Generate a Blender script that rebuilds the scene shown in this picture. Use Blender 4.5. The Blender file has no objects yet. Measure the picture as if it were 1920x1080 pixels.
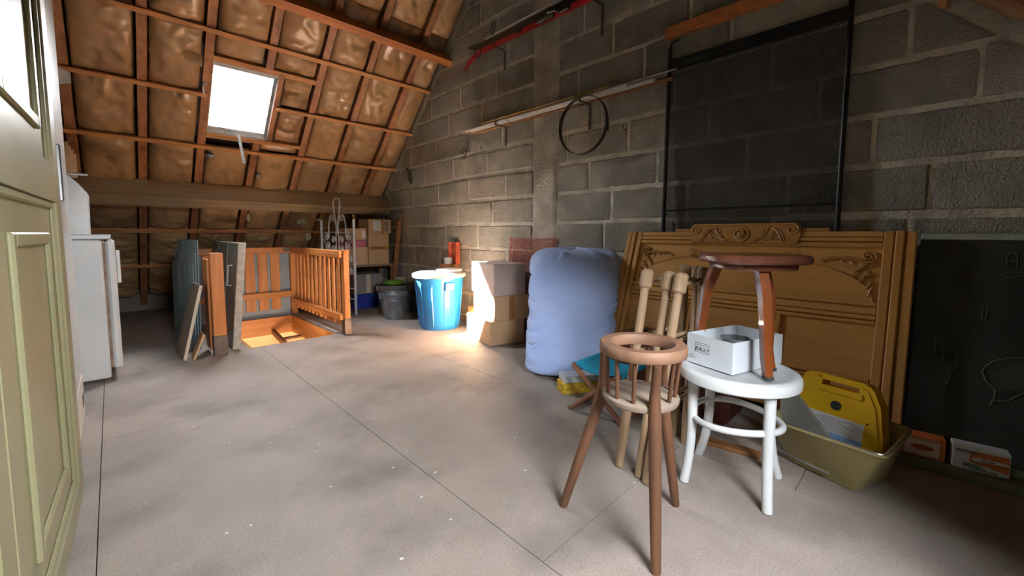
import bpy, bmesh, math, random
import numpy as np
from mathutils import Matrix, Vector, noise
random.seed(7)
S = bpy.context.scene
COL = S.collection
PI = math.pi

# ------------------------------------------------------------------ camera
FPX, PITCH, YAW, ROLL, CX, CY = 764.3, math.radians(4.43), math.radians(44.456), math.radians(.111), 960, 498
H, D = .837, 2.45            # eye height, distance to the block gable wall (x = D)
F_ = np.array([math.sin(YAW)*math.cos(PITCH), math.cos(YAW)*math.cos(PITCH), -math.sin(PITCH)])
R_ = np.array([math.cos(YAW), -math.sin(YAW), 0.]); U_ = np.cross(R_, F_)
R_, U_ = math.cos(ROLL)*R_+math.sin(ROLL)*U_, -math.sin(ROLL)*R_+math.cos(ROLL)*U_
cd = bpy.data.cameras.new('camera'); cam = bpy.data.objects.new('camera', cd); COL.objects.link(cam)
cd.sensor_width = 36; cd.lens = FPX/1920*36; cd.shift_y = -(540-CY)/1920; cd.clip_start = .05
mw = Matrix.Identity(4)
for i in range(3):
    mw[i][0] = R_[i]; mw[i][1] = U_[i]; mw[i][2] = -F_[i]
mw[2][3] = H
cam.matrix_world = mw
S.camera = cam

# ------------------------------------------------------------------ daylight
SKY = 82.0
w = bpy.data.worlds.new('sky'); S.world = w; w.use_nodes = True
bg = w.node_tree.nodes['Background']; bg.inputs[0].default_value = (.93, .965, 1, 1); bg.inputs[1].default_value = SKY
SUN_DIR = Vector((1.145, -1.46, -1.565)).normalized()
sl = bpy.data.lights.new('sun_offscreen', 'SUN'); sun = bpy.data.objects.new('sun_offscreen', sl); COL.objects.link(sun)
sl.energy = 1300; sl.angle = math.radians(1.2); sl.color = (1, .93, .82)
sun.rotation_euler = SUN_DIR.to_track_quat('-Z', 'Y').to_euler()
sun.location = (-3, 8, 6)
S.view_settings.view_transform = 'Standard'; S.view_settings.look = 'None'
S.view_settings.exposure = 0; S.view_settings.gamma = 1; S.view_settings.use_curve_mapping = False
S.cycles.max_bounces = 10; S.cycles.diffuse_bounces = 6; S.cycles.transparent_max_bounces = 16
S.cycles.sample_clamp_indirect = 30; S.cycles.use_denoising = True; S.cycles.caustics_reflective = False

# ------------------------------------------------------------------ pixel -> place
C_ = np.array([0, 0, H])
def ray(px, py): return F_+R_*(px-CX)/FPX-U_*(py-CY)/FPX
def onz(px, py, z=0.): d = ray(px, py); return Vector(C_+d*(z-H)/d[2])
def onx(px, py, x=D): d = ray(px, py); return Vector(C_+d*x/d[0])
def ony(px, py, y): d = ray(px, py); return Vector(C_+d*y/d[1])
def onpl(px, py, P, n):
    d = ray(px, py); return Vector(C_+d*(((np.array(P)-C_)@np.array(n))/(d@np.array(n))))

# ------------------------------------------------------------------ materials
def lin(c):
    if isinstance(c, str): c = tuple(int(c[i:i+2], 16) for i in (0, 2, 4))
    return tuple(((v/255)/12.92 if v/255 <= .04045 else ((v/255+.055)/1.055)**2.4) for v in c)
MATS = {}
def mat(name, c1, c2=None, rough=.6, scale=6., stretch=(1, 1, 1), lo=.35, hi=.65, detail=6, bump=0., bscale=60., bstretch=None,
        metal=0., world=False, rnd=0., spec=.5, fine=None, coat=0., distort=0., trans=0., c3=None, scale3=1.5, lo3=.55, hi3=.7, sheen=0.):
    m = bpy.data.materials.new(name); m.use_nodes = True; MATS[name] = m
    nt = m.node_tree; N = nt.nodes; L = nt.links; b = N['Principled BSDF']
    tc = N.new('ShaderNodeNewGeometry') if world else N.new('ShaderNodeTexCoord')
    src = tc.outputs['Position'] if world else tc.outputs['Object']
    def mapped(st, sc, det, dist=0.):
        mp = N.new('ShaderNodeMapping'); mp.inputs['Scale'].default_value = st; L.new(src, mp.inputs[0])
        nz = N.new('ShaderNodeTexNoise'); nz.inputs['Scale'].default_value = sc; nz.inputs['Detail'].default_value = det
        nz.inputs['Distortion'].default_value = dist
        L.new(mp.outputs[0], nz.inputs['Vector']); return nz.outputs['Fac']
    c1 = lin(c1); c2 = lin(c2) if c2 else tuple(v*.75 for v in c1)
    fac = mapped(stretch, scale, detail, distort)
    rp = N.new('ShaderNodeValToRGB'); L.new(fac, rp.inputs[0])
    rp.color_ramp.elements[0].position = lo; rp.color_ramp.elements[1].position = hi
    rp.color_ramp.elements[0].color = (*c2, 1); rp.color_ramp.elements[1].color = (*c1, 1)
    col = rp.outputs[0]
    def mixc(a, bcol, f):
        mx = N.new('ShaderNodeMix'); mx.data_type = 'RGBA'
        L.new(f, mx.inputs[0]); L.new(a, mx.inputs[6]); mx.inputs[7].default_value = (*bcol, 1); return mx.outputs[2]
    if c3:
        r3 = N.new('ShaderNodeValToRGB'); L.new(mapped((1, 1, 1), scale3, 5), r3.inputs[0])
        r3.color_ramp.elements[0].position = lo3; r3.color_ramp.elements[1].position = hi3
        col = mixc(col, lin(c3), r3.outputs[0])
    if fine:   # fine speckle: (scale, strength)
        f2 = mapped((1, 1, 1), fine[0], 3)
        mr = N.new('ShaderNodeMapRange'); L.new(f2, mr.inputs[0]); mr.inputs[1].default_value = .3; mr.inputs[2].default_value = .7
        mr.inputs[3].default_value = 1-fine[1]; mr.inputs[4].default_value = 1+fine[1]
        hs = N.new('ShaderNodeHueSaturation'); L.new(col, hs.inputs['Color']); L.new(mr.outputs[0], hs.inputs['Value']); col = hs.outputs[0]
    if rnd:
        oi = N.new('ShaderNodeObjectInfo'); mr = N.new('ShaderNodeMapRange'); L.new(oi.outputs['Random'], mr.inputs[0])
        mr.inputs[3].default_value = 1-rnd; mr.inputs[4].default_value = 1+rnd
        hs = N.new('ShaderNodeHueSaturation'); L.new(col, hs.inputs['Color']); L.new(mr.outputs[0], hs.inputs['Value']); col = hs.outputs[0]
    L.new(col, b.inputs['Base Color'])
    b.inputs['Roughness'].default_value = rough; b.inputs['Metallic'].default_value = metal
    b.inputs['Specular IOR Level'].default_value = spec; b.inputs['Coat Weight'].default_value = coat
    b.inputs['Sheen Weight'].default_value = sheen
    if trans: b.inputs['Transmission Weight'].default_value = trans
    if bump:
        bp = N.new('ShaderNodeBump'); bp.inputs['Strength'].default_value = bump; bp.inputs['Distance'].default_value = .01
        L.new(mapped(bstretch or stretch, bscale, 6), bp.inputs['Height']); L.new(bp.outputs[0], b.inputs['Normal'])
    return m
def wood(name, c1, c2, axis='z', rough=.55, scale=22, bump=.15, **k):
    st = {'x': (.06, 1, 1), 'y': (1, .06, 1), 'z': (1, 1, .06)}[axis]
    return mat(name, c1, c2, rough, scale, st, .3, .7, 7, bump, scale*2.5, st, distort=.6, **k)

# ------------------------------------------------------------------ mesh building
class MB:
    def __init__(s): s.v = []; s.f = []
    def add(s, vs, fs):
        o = len(s.v); s.v += [tuple(v) for v in vs]; s.f += [tuple(i+o for i in f) for f in fs]; return s
    def box(s, c, size, R=None, b=0.):
        hx, hy, hz = (q/2 for q in size); c = Vector(c); R = R or Matrix.Identity(3)
        b = min(b, hx*.9, hy*.9, hz*.9)
        if b <= 0:
            vs = [c+R@Vector((x*hx, y*hy, z*hz)) for x in (-1, 1) for y in (-1, 1) for z in (-1, 1)]
            return s.add(vs, [(0, 1, 3, 2), (4, 6, 7, 5), (0, 4, 5, 1), (2, 3, 7, 6), (0, 2, 6, 4), (1, 5, 7, 3)])
        h = (hx, hy, hz); vs = []; idx = {}
        for sx in (-1, 1):
            for sy in (-1, 1):
                for sz in (-1, 1):
                    sg = (sx, sy, sz)
                    for a in range(3):
                        p = [sg[i]*(h[i]-(0 if i == a else b)) for i in range(3)]
                        idx[(sx, sy, sz, a)] = len(vs); vs.append(c+R@Vector(p))
        fs = []
        for a in range(3):
            u, w_ = (a+1) % 3, (a+2) % 3
            for sg in (-1, 1):
                q = []
                for (i, j) in ((-1, -1), (1, -1), (1, 1), (-1, 1)):
                    k = [0, 0, 0]; k[a] = sg; k[u] = i; k[w_] = j; q.append(idx[(*k, a)])
                fs.append(q if sg > 0 else q[::-1])
            for i in (-1, 1):
                for j in (-1, 1):   # edge along axis a
                    q = []
                    for (e, ax) in ((-1, u), (1, u), (1, w_), (-1, w_)):
                        k = [0, 0, 0]; k[a] = e; k[u] = i; k[w_] = j; q.append(idx[(*k, ax)])
                    fs.append(q if i*j < 0 else q[::-1])
        for sx in (-1, 1):
            for sy in (-1, 1):
                for sz in (-1, 1):
                    q = [idx[(sx, sy, sz, a)] for a in range(3)]
                    fs.append(q if sx*sy*sz > 0 else q[::-1])
        return s.add(vs, fs)
    def bb(s, x0, x1, y0, y1, z0, z1, b=0.): return s.box(((x0+x1)/2, (y0+y1)/2, (z0+z1)/2), (abs(x1-x0), abs(y1-y0), abs(z1-z0)), None, b)
    def bar(s, p0, p1, wd, th, up=(0, 0, 1), b=0.):   # rectangular bar; wd across (perp to up), th along up
        p0, p1 = Vector(p0), Vector(p1); d = p1-p0; L = d.length; d.normalize(); up = Vector(up)
        x = d.cross(up).normalized(); u = x.cross(d).normalized()
        R = Matrix((x, d, u)).transposed()
        return s.box((p0+p1)/2, (wd, L, th), R, b)
    def tube(s, pts, r, n=8, closed=False, cap=True, flat=None):
        pts = [Vector(p) for p in pts]; m = len(pts); rs = r if isinstance(r, (list, tuple)) else [r]*m
        T = []
        for i in range(m):
            a = pts[i-1] if (i > 0 or closed) else pts[i]; c = pts[(i+1) % m] if (i < m-1 or closed) else pts[i]
            T.append((c-a).normalized())
        up = Vector((0, 0, 1)) if abs(T[0].z) < .9 else Vector((1, 0, 0))
        u = T[0].cross(up).normalized(); vs = []
        for i in range(m):
            u = (u-T[i]*u.dot(T[i])).normalized(); w_ = T[i].cross(u)
            for k in range(n):
                a = 2*PI*k/n; ca, sa = math.cos(a), math.sin(a)
                if flat: ca *= flat[0]; sa *= flat[1]
                vs.append(pts[i]+(u*ca+w_*sa)*rs[i])
        fs = []
        for i in range(m if closed else m-1):
            j = (i+1) % m
            for k in range(n):
                l = (k+1) % n; fs.append((i*n+k, i*n+l, j*n+l, j*n+k))
        if cap and not closed: fs += [tuple(range(n))[::-1], tuple((m-1)*n+k for k in range(n))]
        return s.add(vs, fs)
    def cyl(s, p0, p1, r0, r1=None, n=12): return s.tube([p0, p1], [r0, r0 if r1 is None else r1], n)
    def lathe(s, prof, c=(0, 0, 0), n=32, ex=1., ey=1., cap0=True, cap1=True):
        c = Vector(c); vs = [c+Vector((r*ex*math.cos(2*PI*k/n), r*ey*math.sin(2*PI*k/n), z)) for r, z in prof for k in range(n)]
        fs = [(i*n+k, i*n+(k+1) % n, (i+1)*n+(k+1) % n, (i+1)*n+k) for i in range(len(prof)-1) for k in range(n)]
        if cap0 and prof[0][0] > 1e-6: fs.append(tuple(range(n))[::-1])
        if cap1 and prof[-1][0] > 1e-6: fs.append(tuple((len(prof)-1)*n+k for k in range(n)))
        return s.add(vs, fs)
    def prism(s, poly, ax, a0, a1):   # poly 2D in the two other axes in order, extruded along axis ax
        o = [i for i in range(3) if i != ax]; vs = []
        for a in (a0, a1):
            for p in poly:
                v = [0, 0, 0]; v[ax] = a; v[o[0]] = p[0]; v[o[1]] = p[1]; vs.append(v)
        n = len(poly)
        return s.add(vs, [tuple(range(n)), tuple(range(2*n-1, n-1, -1))]+[(i, i+n, (i+1) % n+n, (i+1) % n) for i in range(n)])
    def grid(s, fn, nu, nv):
        vs = [fn(i/nu, j/nv) for i in range(nu+1) for j in range(nv+1)]
        return s.add(vs, [(i*(nv+1)+j, (i+1)*(nv+1)+j, (i+1)*(nv+1)+j+1, i*(nv+1)+j+1) for i in range(nu) for j in range(nv)])
    def mesh(s, name, m, smooth=None):
        me = bpy.data.meshes.new(name); me.from_pydata(s.v, [], s.f); me.update()
        bm = bmesh.new(); bm.from_mesh(me); bmesh.ops.recalc_face_normals(bm, faces=bm.faces); bm.to_mesh(me); bm.free()
        if smooth is not None:
            me.polygons.foreach_set('use_smooth', [True]*len(me.polygons)); me.set_sharp_from_angle(angle=math.radians(smooth))
        if m: me.materials.append(MATS[m])
        return me
def put(name, me, parent=None):
    o = bpy.data.objects.new(name, me); COL.objects.link(o)
    if parent: o.parent = parent
    return o
def part(mb, name, m, parent, smooth=35): return put(name, mb.mesh(name, m, smooth), parent)
def wpart(mb, name, m, parent, smooth=35):      # geometry given in world coordinates
    r = parent
    M_ = r.matrix_basis.copy()
    while r.parent: r = r.parent; M_ = r.matrix_basis @ M_
    inv = M_.inverted(); mb.v = [tuple(inv@Vector(v)) for v in mb.v]
    return part(mb, name, m, parent, smooth)
def tag(o, label, cat, group=None):
    o['label'] = label; o['category'] = cat
    if group: o['group'] = group
    return o
def thing(name, label, cat, loc=(0, 0, 0), rot=None, group=None):
    o = bpy.data.objects.new(name, None); COL.objects.link(o); o.empty_display_size = .1
    Mx = Matrix.Translation(Vector(loc))
    if rot is not None: Mx = Mx @ (Matrix.Rotation(rot, 4, 'Z') if isinstance(rot, (int, float)) else rot.to_4x4())
    o.matrix_basis = Mx
    return tag(o, label, cat, group)
def solo(mb, name, m, label, cat, loc=None, group=None, smooth=35):   # a thing that is one mesh, verts in world coordinates
    loc = Vector(loc if loc is not None else (sum(v[0] for v in mb.v)/len(mb.v), sum(v[1] for v in mb.v)/len(mb.v), min(v[2] for v in mb.v)))
    mb.v = [tuple(Vector(v)-loc) for v in mb.v]
    o = put(name, mb.mesh(name, m, smooth)); o.location = loc
    return tag(o, label, cat, group)
def struct(mb, name, m, smooth=None):
    o = put(name, mb.mesh(name, m, smooth)); o['kind'] = 'structure'; return o
def axes(x, y, z): return Matrix((Vector(x), Vector(y), Vector(z))).transposed()
def text_mesh(txt, size, m, italic=0.):
    cu = bpy.data.curves.new('t', 'FONT'); cu.body = txt; cu.size = size; cu.align_x = 'CENTER'; cu.align_y = 'CENTER'; cu.shear = italic; cu.extrude = .0002
    o = bpy.data.objects.new('t', cu); COL.objects.link(o)
    dg = bpy.context.evaluated_depsgraph_get(); me = bpy.data.meshes.new_from_object(o.evaluated_get(dg))
    bpy.data.objects.remove(o); me.materials.clear(); me.materials.append(MATS[m]); return me

# ------------------------------------------------------------------ material library
mat('block', 'a39e94', '807c73', .95, 3.5, world=True, rnd=.13, bump=1., bscale=120, fine=(260, .32), c3='a8a296', scale3=5, lo3=.58, hi3=.75)
mat('mortar', 'd2c9b8', 'aaa294', .95, 9, world=True, bump=.8, bscale=70, fine=(150, .12))
mat('column', 'c0b8a9', '958d80', .95, 5, world=True, bump=.9, bscale=45, fine=(120, .12))
mat('render', '8b8378', '6e675d', .95, 3, bump=.4)
mat('kraft', 'ba966e', '9a7550', .3, 3, (1, 1, 1), .3, .7, rnd=.1, bump=.35, bscale=26, bstretch=(.35, 1, 1), spec=.5, c3='876446', scale3=2.2, lo3=.5, hi3=.75)
wood('rafter', 'a06a46', '764a30', 'y', .6)
wood('batten', 'd49a62', 'b37446', 'x', .6)
wood('purlin_orange', 'c07840', '9c5a30', 'x', .6)
wood('purlin_grey', '9a8468', '7a664f', 'x', .75)
mat('deck', '3a2a1e', '2a1e16', .9, 5)
mat('floorboard', '9c9088', '857b74', .62, 2.6, lo=.3, hi=.72, detail=8, fine=(170, .16), bump=.12, bscale=140, c3='6c645f', scale3=2.4, lo3=.5, hi3=.72, world=True, rnd=.03)
mat('subfloor', '4a4038', '3a322c', .9)
mat('cream', '95916f', '868261', .38, 2.5, bump=.06, bscale=30, stretch=(1, 1, .25), spec=.45, c3='7d7757', scale3=1.6)
mat('enamel', 'd7d9d8', 'c9cccd', .28, 2, spec=.5, coat=.2)
mat('enamel_old', 'd9d4cb', 'c9c2b6', .4, 2.5)
mat('rust', '8d6a58', 'a9917f', .8, 30)
mat('alu', 'cfcfca', 'b9b9b4', .35, 10, metal=.25)
mat('rubber', '2b2b2b', '3a3a3a', .7, 20)
mat('steel', 'a8aaac', '8a8c8e', .35, 10, metal=.9)
mat('dark_steel', '4a4844', '33302c', .55, 14, metal=.7)
mat('black_steel', '17181a', '202225', .38, 20, metal=.4)
mat('mesh_steel', '3c3d40', '2c2d30', .35, 20, metal=.6)
mat('zinc', '8f959c', '71777e', .5, 9, metal=.55, c3='b9bcc0', scale3=14)
mat('grey_panel', '9a958d', '827d76', .38, 3, metal=.35)
mat('grey_panel_edge', 'b9b4aa', '9f9a90', .5, 20)
mat('sheet_grey', '8e949a', '7a8087', .6, 3)
mat('well_wall', 'e6d3ae', 'dcc59c', .8, 2)
wood('pine', 'c98549', 'a9662f', 'z', .5)
wood('pine_y', 'c98549', 'a9662f', 'y', .5)
wood('pine_x', 'c98549', 'a9662f', 'x', .5)
mat('foot_metal', '6d625c', '524a46', .55, 12, metal=.5)
mat('white_paint', 'd3d5d6', 'c2c5c7', .35, 3, bump=.05, bscale=40)
mat('brass', 'b3904a', '94753a', .35, 10, metal=.9)
mat('cardboard', 'c9a680', 'b7946e', .85, 4, bump=.1, bscale=80, stretch=(1, 1, .15), rnd=.08)
mat('cardboard_grey', 'c4b0a6', 'b6a298', .85, 3, rnd=.05)
mat('tape', 'a97b4b', '97693c', .35, 6)
mat('tape_clear', 'cfc2ad', 'bdb09b', .3, 6)
mat('paper', 'e2e3e4', 'd6d8da', .8, 3)
mat('pink', 'b8667c', 'a5566c', .7, 3)
mat('blue_box', '2b3f9c', '243688', .4, 3)
mat('grey_box', '8c8580', '7c7671', .8, 3)
mat('blue_plastic', '1f70b4', '1a66a6', .32, 2, spec=.5)
mat('lid_plastic', 'e6e1da', 'd8d2ca', .4, 3)
mat('terracotta', 'b5573a', '9a4630', .8, 8)
mat('green_plastic', '6d9b3c', '4e7f2c', .45, 9)
mat('beige', 'bfb495', 'aba081', .6, 6)
mat('red_wire', 'b9543f', '9c4232', .6, 30)
mat('duvet', 'aec3f0', 'a2b8ea', .75, 2.5, bump=.35, bscale=14, bstretch=(.3, .3, 1.6), sheen=.3)
mat('yellow_print', 'd9b52a', 'b08d18', .6, 60, lo=.45, hi=.55)
mat('card_white', 'd0d6dc', 'c3cad1', .6, 3)
mat('turquoise', '1f9bbd', '1a8caa', .8, 6, bump=.2, bscale=300)
wood('stool_wood', '8a5c44', '6c432f', 'y', .6)
mat('leather', '5a2f24', '45221a', .45, 5, bump=.2, bscale=60)
wood('grey_wood', 'a1866a', '846a4e', 'z', .75)
wood('chair_wood', '6e4932', '513523', 'z', .6)
wood('chair_ring', '8c6852', '70503c', 'x', .65, scale=14)
mat('seat_ply', '948475', '7f7063', .75, 6, c3='8d7a68', scale3=5)
wood('varnish', '8f4e26', '6b3618', 'z', .25, coat=.4)
wood('varnish_top', '7a4a3a', '5c3428', 'x', .22, coat=.5)
wood('oak_x', 'cf9c58', 'b58446', 'x', .4, scale=16, bump=.06)
wood('oak_z', 'c6924f', 'a97a3e', 'z', .4, scale=16, bump=.06)
wood('carving', 'b98747', '976a35', 'x', .45, scale=20)
mat('slate', '151813', '101310', .75, 3, c3='20241c', scale3=3)
mat('chalk', '62675a', '50554a', .95, 90)
mat('chalk_soft', '363a31', '2c3029', .95, 60)
mat('board_frame', '9aa59a', '8b968b', .5, 5)
mat('board_rail', '6b705c', '5c6150', .6, 5)
mat('print_orange', 'c56f35', 'b8642d', .6, 5)
mat('print_red', 'b04a30', 'a04029', .6, 5)
mat('print_dark', '33352f', '2a2c27', .7, 5)
mat('box_tan', 'c9ad93', 'bda087', .75, 4)
mat('yellow_plastic', 'f0c012', 'e6b40c', .38, 2)
mat('tub_plastic', 'b5a777', 'a09362', .35, 3, trans=.12)
mat('tarp', '8b8a84', '6f6e69', .5, 5, stretch=(1, 1, .3))
mat('print_blue', '6f9fd6', '8fb6e0', .6, 30)
mat('ski_red', 'b8242a', '9e1c22', .3, 4, coat=.4)
mat('ski_black', '24221e', '1a1815', .35, 4, coat=.3)
mat('pipe_white', 'd8d5cf', 'c8c4bd', .35, 4)
mat('pole_brass', 'b79b55', '9a7f40', .4, 5)
wood('lath', '9a6a3e', '7a5030', 'y', .65)
mat('iron_old', '5a4f42', '463c31', .7, 14, metal=.5)
mat('glass_green', '9fb0b2', '7c8c8f', .22, 5, (1, 3, .25), trans=.15)
mat('board_brown', '6f6052', '5d5045', .7, 6)
mat('chip', 'd9d9da', 'c9c9ca', .8, 30)

gm = bpy.data.materials.new('pane_glass'); gm.use_nodes = True; MATS['pane_glass'] = gm
_n = gm.node_tree; _n.nodes.remove(_n.nodes['Principled BSDF'])
_t = _n.nodes.new('ShaderNodeBsdfTransparent'); _g = _n.nodes.new('ShaderNodeBsdfGlossy'); _g.inputs['Roughness'].default_value = .03
_m = _n.nodes.new('ShaderNodeMixShader'); _f = _n.nodes.new('ShaderNodeFresnel'); _f.inputs[0].default_value = 1.45
_n.links.new(_f.outputs[0], _m.inputs[0]); _n.links.new(_t.outputs[0], _m.inputs[1]); _n.links.new(_g.outputs[0], _m.inputs[2])
_n.links.new(_m.outputs[0], _n.nodes['Material Output'].inputs[0])

# ------------------------------------------------------------------ roof planes
A = .9914; CA = 1/math.sqrt(1+A*A); SA = A*CA
ZR, Z2 = 5.983, 1.76                 # z = ZR - A*y (far slope), z = Z2 + A*y (near slope)
YR = (ZR-Z2)/(2*A)
def RP(x, y, n=0.): return Vector((x, y-n*SA, ZR-A*y-n*CA))
def RP2(x, y, n=0.): return Vector((x, y+n*SA, Z2+A*y-n*CA))
def rbox(mb, x0, x1, y0, y1, n0, n1, f=RP):
    vs = [f(x, y, n) for x in (x0, x1) for y in (y0, y1) for n in (n0, n1)]
    return mb.add(vs, [(0, 1, 3, 2), (4, 6, 7, 5), (0, 4, 5, 1), (2, 3, 7, 6), (0, 2, 6, 4), (1, 5, 7, 3)])
XL = -4.2                             # far gable
def slope_deck(name, f, ya, yb, holes):
    mb = MB(); holes = [(h[0]-.075, h[1]+.075, h[2]-.075, h[3]+.075) for h in holes]
    xs = sorted({XL, D+.15, *[h[0] for h in holes], *[h[1] for h in holes]}); ys = sorted({ya, yb, *[h[2] for h in holes], *[h[3] for h in holes]})
    for i in range(len(xs)-1):
        for j in range(len(ys)-1):
            cx_, cy_ = (xs[i]+xs[i+1])/2, (ys[j]+ys[j+1])/2
            if any(h[0] < cx_ < h[1] and h[2] < cy_ < h[3] for h in holes): continue
            rbox(mb, xs[i], xs[i+1], ys[j], ys[j+1], -.16, -.13, f)
    return struct(mb, name, 'deck')
SKYL = (.615, 1.07, 3.89, 4.32)
SKYL3 = (.1, .68, -.76, -.3)           # near slope, behind and to the left of the camera
roof = slope_deck('ceiling', RP, YR-.12, 6.1, [SKYL])
roof2 = slope_deck('ceiling', RP2, -1.85, YR+.12, [SKYL3])

def skylight(name, h, f, portal=True, handle=False):
    x0, x1, y0, y1 = h
    mb = MB(); t = .018
    for (a, b, c, d) in ((x0-t, x0, y0-t, y1+t), (x1, x1+t, y0-t, y1+t), (x0, x1, y0-t, y0), (x0, x1, y1, y1+t)): rbox(mb, a, b, c, d, -.06, -.01, f)
    k = .075
    for (a, b, c, d) in ((x0-k, x0, y0-k, y1+k), (x1, x1+k, y0-k, y1+k), (x0, x1, y0-k, y0), (x0, x1, y1, y1+k)): rbox(mb, a, b, c, d, -.075, -.0605, f)
    for (a, b, c, d) in ((x0-k, x0-k+.012, y0-k, y1+k), (x1+k-.012, x1+k, y0-k, y1+k), (x0-k, x1+k, y0-k, y0-k+.012), (x0-k, x1+k, y1+k-.012, y1+k)): rbox(mb, a, b, c, d, -.16, -.0755, f)
    o = struct(mb, name, 'white_paint')
    mb = MB(); s = .022
    for (a, b, c, d) in ((x0, x0+s, y0, y1), (x1-s, x1, y0, y1), (x0+s, x1-s, y0, y0+s), (x0+s, x1-s, y1-s, y1)): rbox(mb, a, b, c, d, -.058, -.04, f)
    wpart(mb, 'sash', 'white_paint', o, None)
    wpart(rbox(MB(), x0+s, x1-s, y0+s, y1-s, -.052, -.049, f), 'pane', 'pane_glass', o, None)
    c = f((x0+x1)/2, (y0+y1)/2, -.07); n = (f(0, 1, 1)-f(0, 1, 0)).normalized()
    pn = name+'_portal'+('' if h is SKYL else '_offscreen')     # guides sky light through the opening, gives none itself
    al = bpy.data.lights.new(pn, 'AREA'); al.shape = 'RECTANGLE'; al.size = x1-x0; al.size_y = (y1-y0)/CA
    al.cycles.is_portal = True; lo = bpy.data.objects.new(pn, al); COL.objects.link(lo)
    z = -n; x = Vector((1, 0, 0)); lo.matrix_world = Matrix.Translation(c) @ axes(x, z.cross(x), z).to_4x4()
    return o
win = skylight('window_1', SKYL, RP); skylight('window_2', SKYL3, RP2)
# perforated stay bar hanging from the sash
p0, p1 = RP(.845, 4.30, .0), RP(.845, 4.30, 0)
p1 = onpl(458, 306, RP(.86, 4.3, .12), (0, 1, 0))
p0 = onpl(447, 252, RP(.86, 4.3, .03), (0, 1, 0))
dv = (p1-p0).normalized(); sd_ = dv.cross(Vector((0, 1, 0))).normalized(); mb = MB()
for q in (-1, 1): mb.bar(p0+sd_*q*.0072, p1+sd_*q*.0072, .0076, .003, up=(0, 1, 0))
Lb = (p1-p0).length; cuts = [0]+[v for t in (.25, .5, .75, .9) for v in (t*Lb, t*Lb+.012)]+[Lb]
for a, b in zip(cuts[::2], cuts[1::2]):
    if b > a: mb.bar(p0+dv*a, p0+dv*b, .0068, .003, up=(0, 1, 0))
wpart(mb, 'stay_bar', 'white_paint', win, None)

# rafters, battens, purlins, insulation on the far slope
RX = [-1.34, -.95, -.56, -.17, .22, .595, .995, 1.39, 1.775, 2.18]
RYS = [2.24, 2.6, 2.97, 3.33, 3.71, 4.08, 4.43, 4.8, 5.16, 5.52, 5.88]
rf = lambda x, y0, y1, w_=.055, n1=0.: wpart(rbox(MB(), x-w_/2, x+w_/2, y0, y1, -.13, n1), 'rafter', 'rafter', roof, None)
for x in RX:
    if x == .995: rf(x, YR, 3.845); rf(x, 4.36, 5.98)
    else: rf(x, YR, 5.98)
rf(1.092, 3.86, 4.345, .04)
wpart(rbox(MB(), .623, 1.362, 3.845, 3.875, -.13, -.005), 'trimmer', 'batten', roof, None)
wpart(rbox(MB(), .623, 1.362, 4.335, 4.36, -.13, .004), 'trimmer', 'batten', roof, None)
for y in (2.97, 3.71, 4.43, 5.16, 5.52): wpart(rbox(MB(), -1.6, D-.012, y-.0115, y+.0115, 0, .022), 'batten', 'batten', roof, None)
wpart(rbox(MB(), -1.6, .60, 4.08-.0115, 4.08+.0115, 0, .022), 'batten', 'batten', roof, None)
wpart(rbox(MB(), 1.09, D-.012, 4.08-.0115, 4.08+.0115, 0, .022), 'batten', 'batten', roof, None)
wpart(rbox(MB(), XL, D-.012, 3.412, 3.455, .002, .158), 'purlin', 'purlin_orange', roof, None)
wpart(rbox(MB(), XL, D-.012, 4.725, 4.80, .002, .225), 'purlin', 'purlin_grey', roof, None)

def quilt(x0, x1, y0, y1, seed, nu=26, nv=26, bulge=.05, messy=1., f=RP, parent=None):
    o = Vector((seed*3.7, seed*1.3, 0)); g = .012
    def fn(u, v):
        x = x0+(x1-x0)*u; y = y0+(y1-y0)*v
        eu = min(u, 1-u)*(x1-x0); ev = min(v, 1-v)*(y1-y0)/CA
        s = (1-math.exp(-eu/.035))*(1-.75*math.exp(-ev/.03))
        p = Vector((x, y, 0))+o
        wr = .024*noise.noise(Vector((p.x*4, p.y*9, 0)))+.022*(1-abs(noise.noise(Vector((p.x*5+2*noise.noise(p*6), p.y*22, 3.))))*2.2)*math.exp(-ev/.09)
        wr += .011*noise.noise(Vector((p.x*16, p.y*30, 7)))*messy
        jx = .010*noise.noise(Vector((p.y*14, seed, 5)))*(1 if u in (0, 1) else 0)
        return f(x+jx+(g if u == 0 else -g if u == 1 else 0), y, -.05+bulge*s+wr*messy*s)
    mb = MB().grid(fn, nu, nv)
    return wpart(mb, 'insulation_panel', 'kraft', parent or roof, 180)
edges = RX+[D]
sd = 0
for i in range(len(edges)-1):
    for j in range(len(RYS)-1):
        sd += 1; x0, x1, y0, y1 = edges[i]+.0275, edges[i+1]-(.0275 if i < len(edges)-2 else .016), RYS[j], RYS[j+1]
        if x0 < SKYL[1] and x1 > SKYL[0] and y0 < SKYL[3] and y1 > SKYL[2]-.02:      # around the skylight
            if y0 == 3.71: quilt(x0, x1, 3.715, 3.84, sd, 22, 12, .04)
            elif y0 == 4.08 and x0 > .9: quilt(1.12, x1, 3.88, 4.07, sd, 16, 16, .03, 1.9); quilt(1.12, x1, 4.09, 4.33, sd+50, 16, 16, .03, 1.9)
            if y1 == 4.43 and x0 > .9: quilt(x0, x1, 4.365, 4.425, sd+80, 20, 8, .03)
            continue
        quilt(x0, x1, y0, y1, sd, bulge=random.uniform(.05, .075), messy=1.25)
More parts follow.
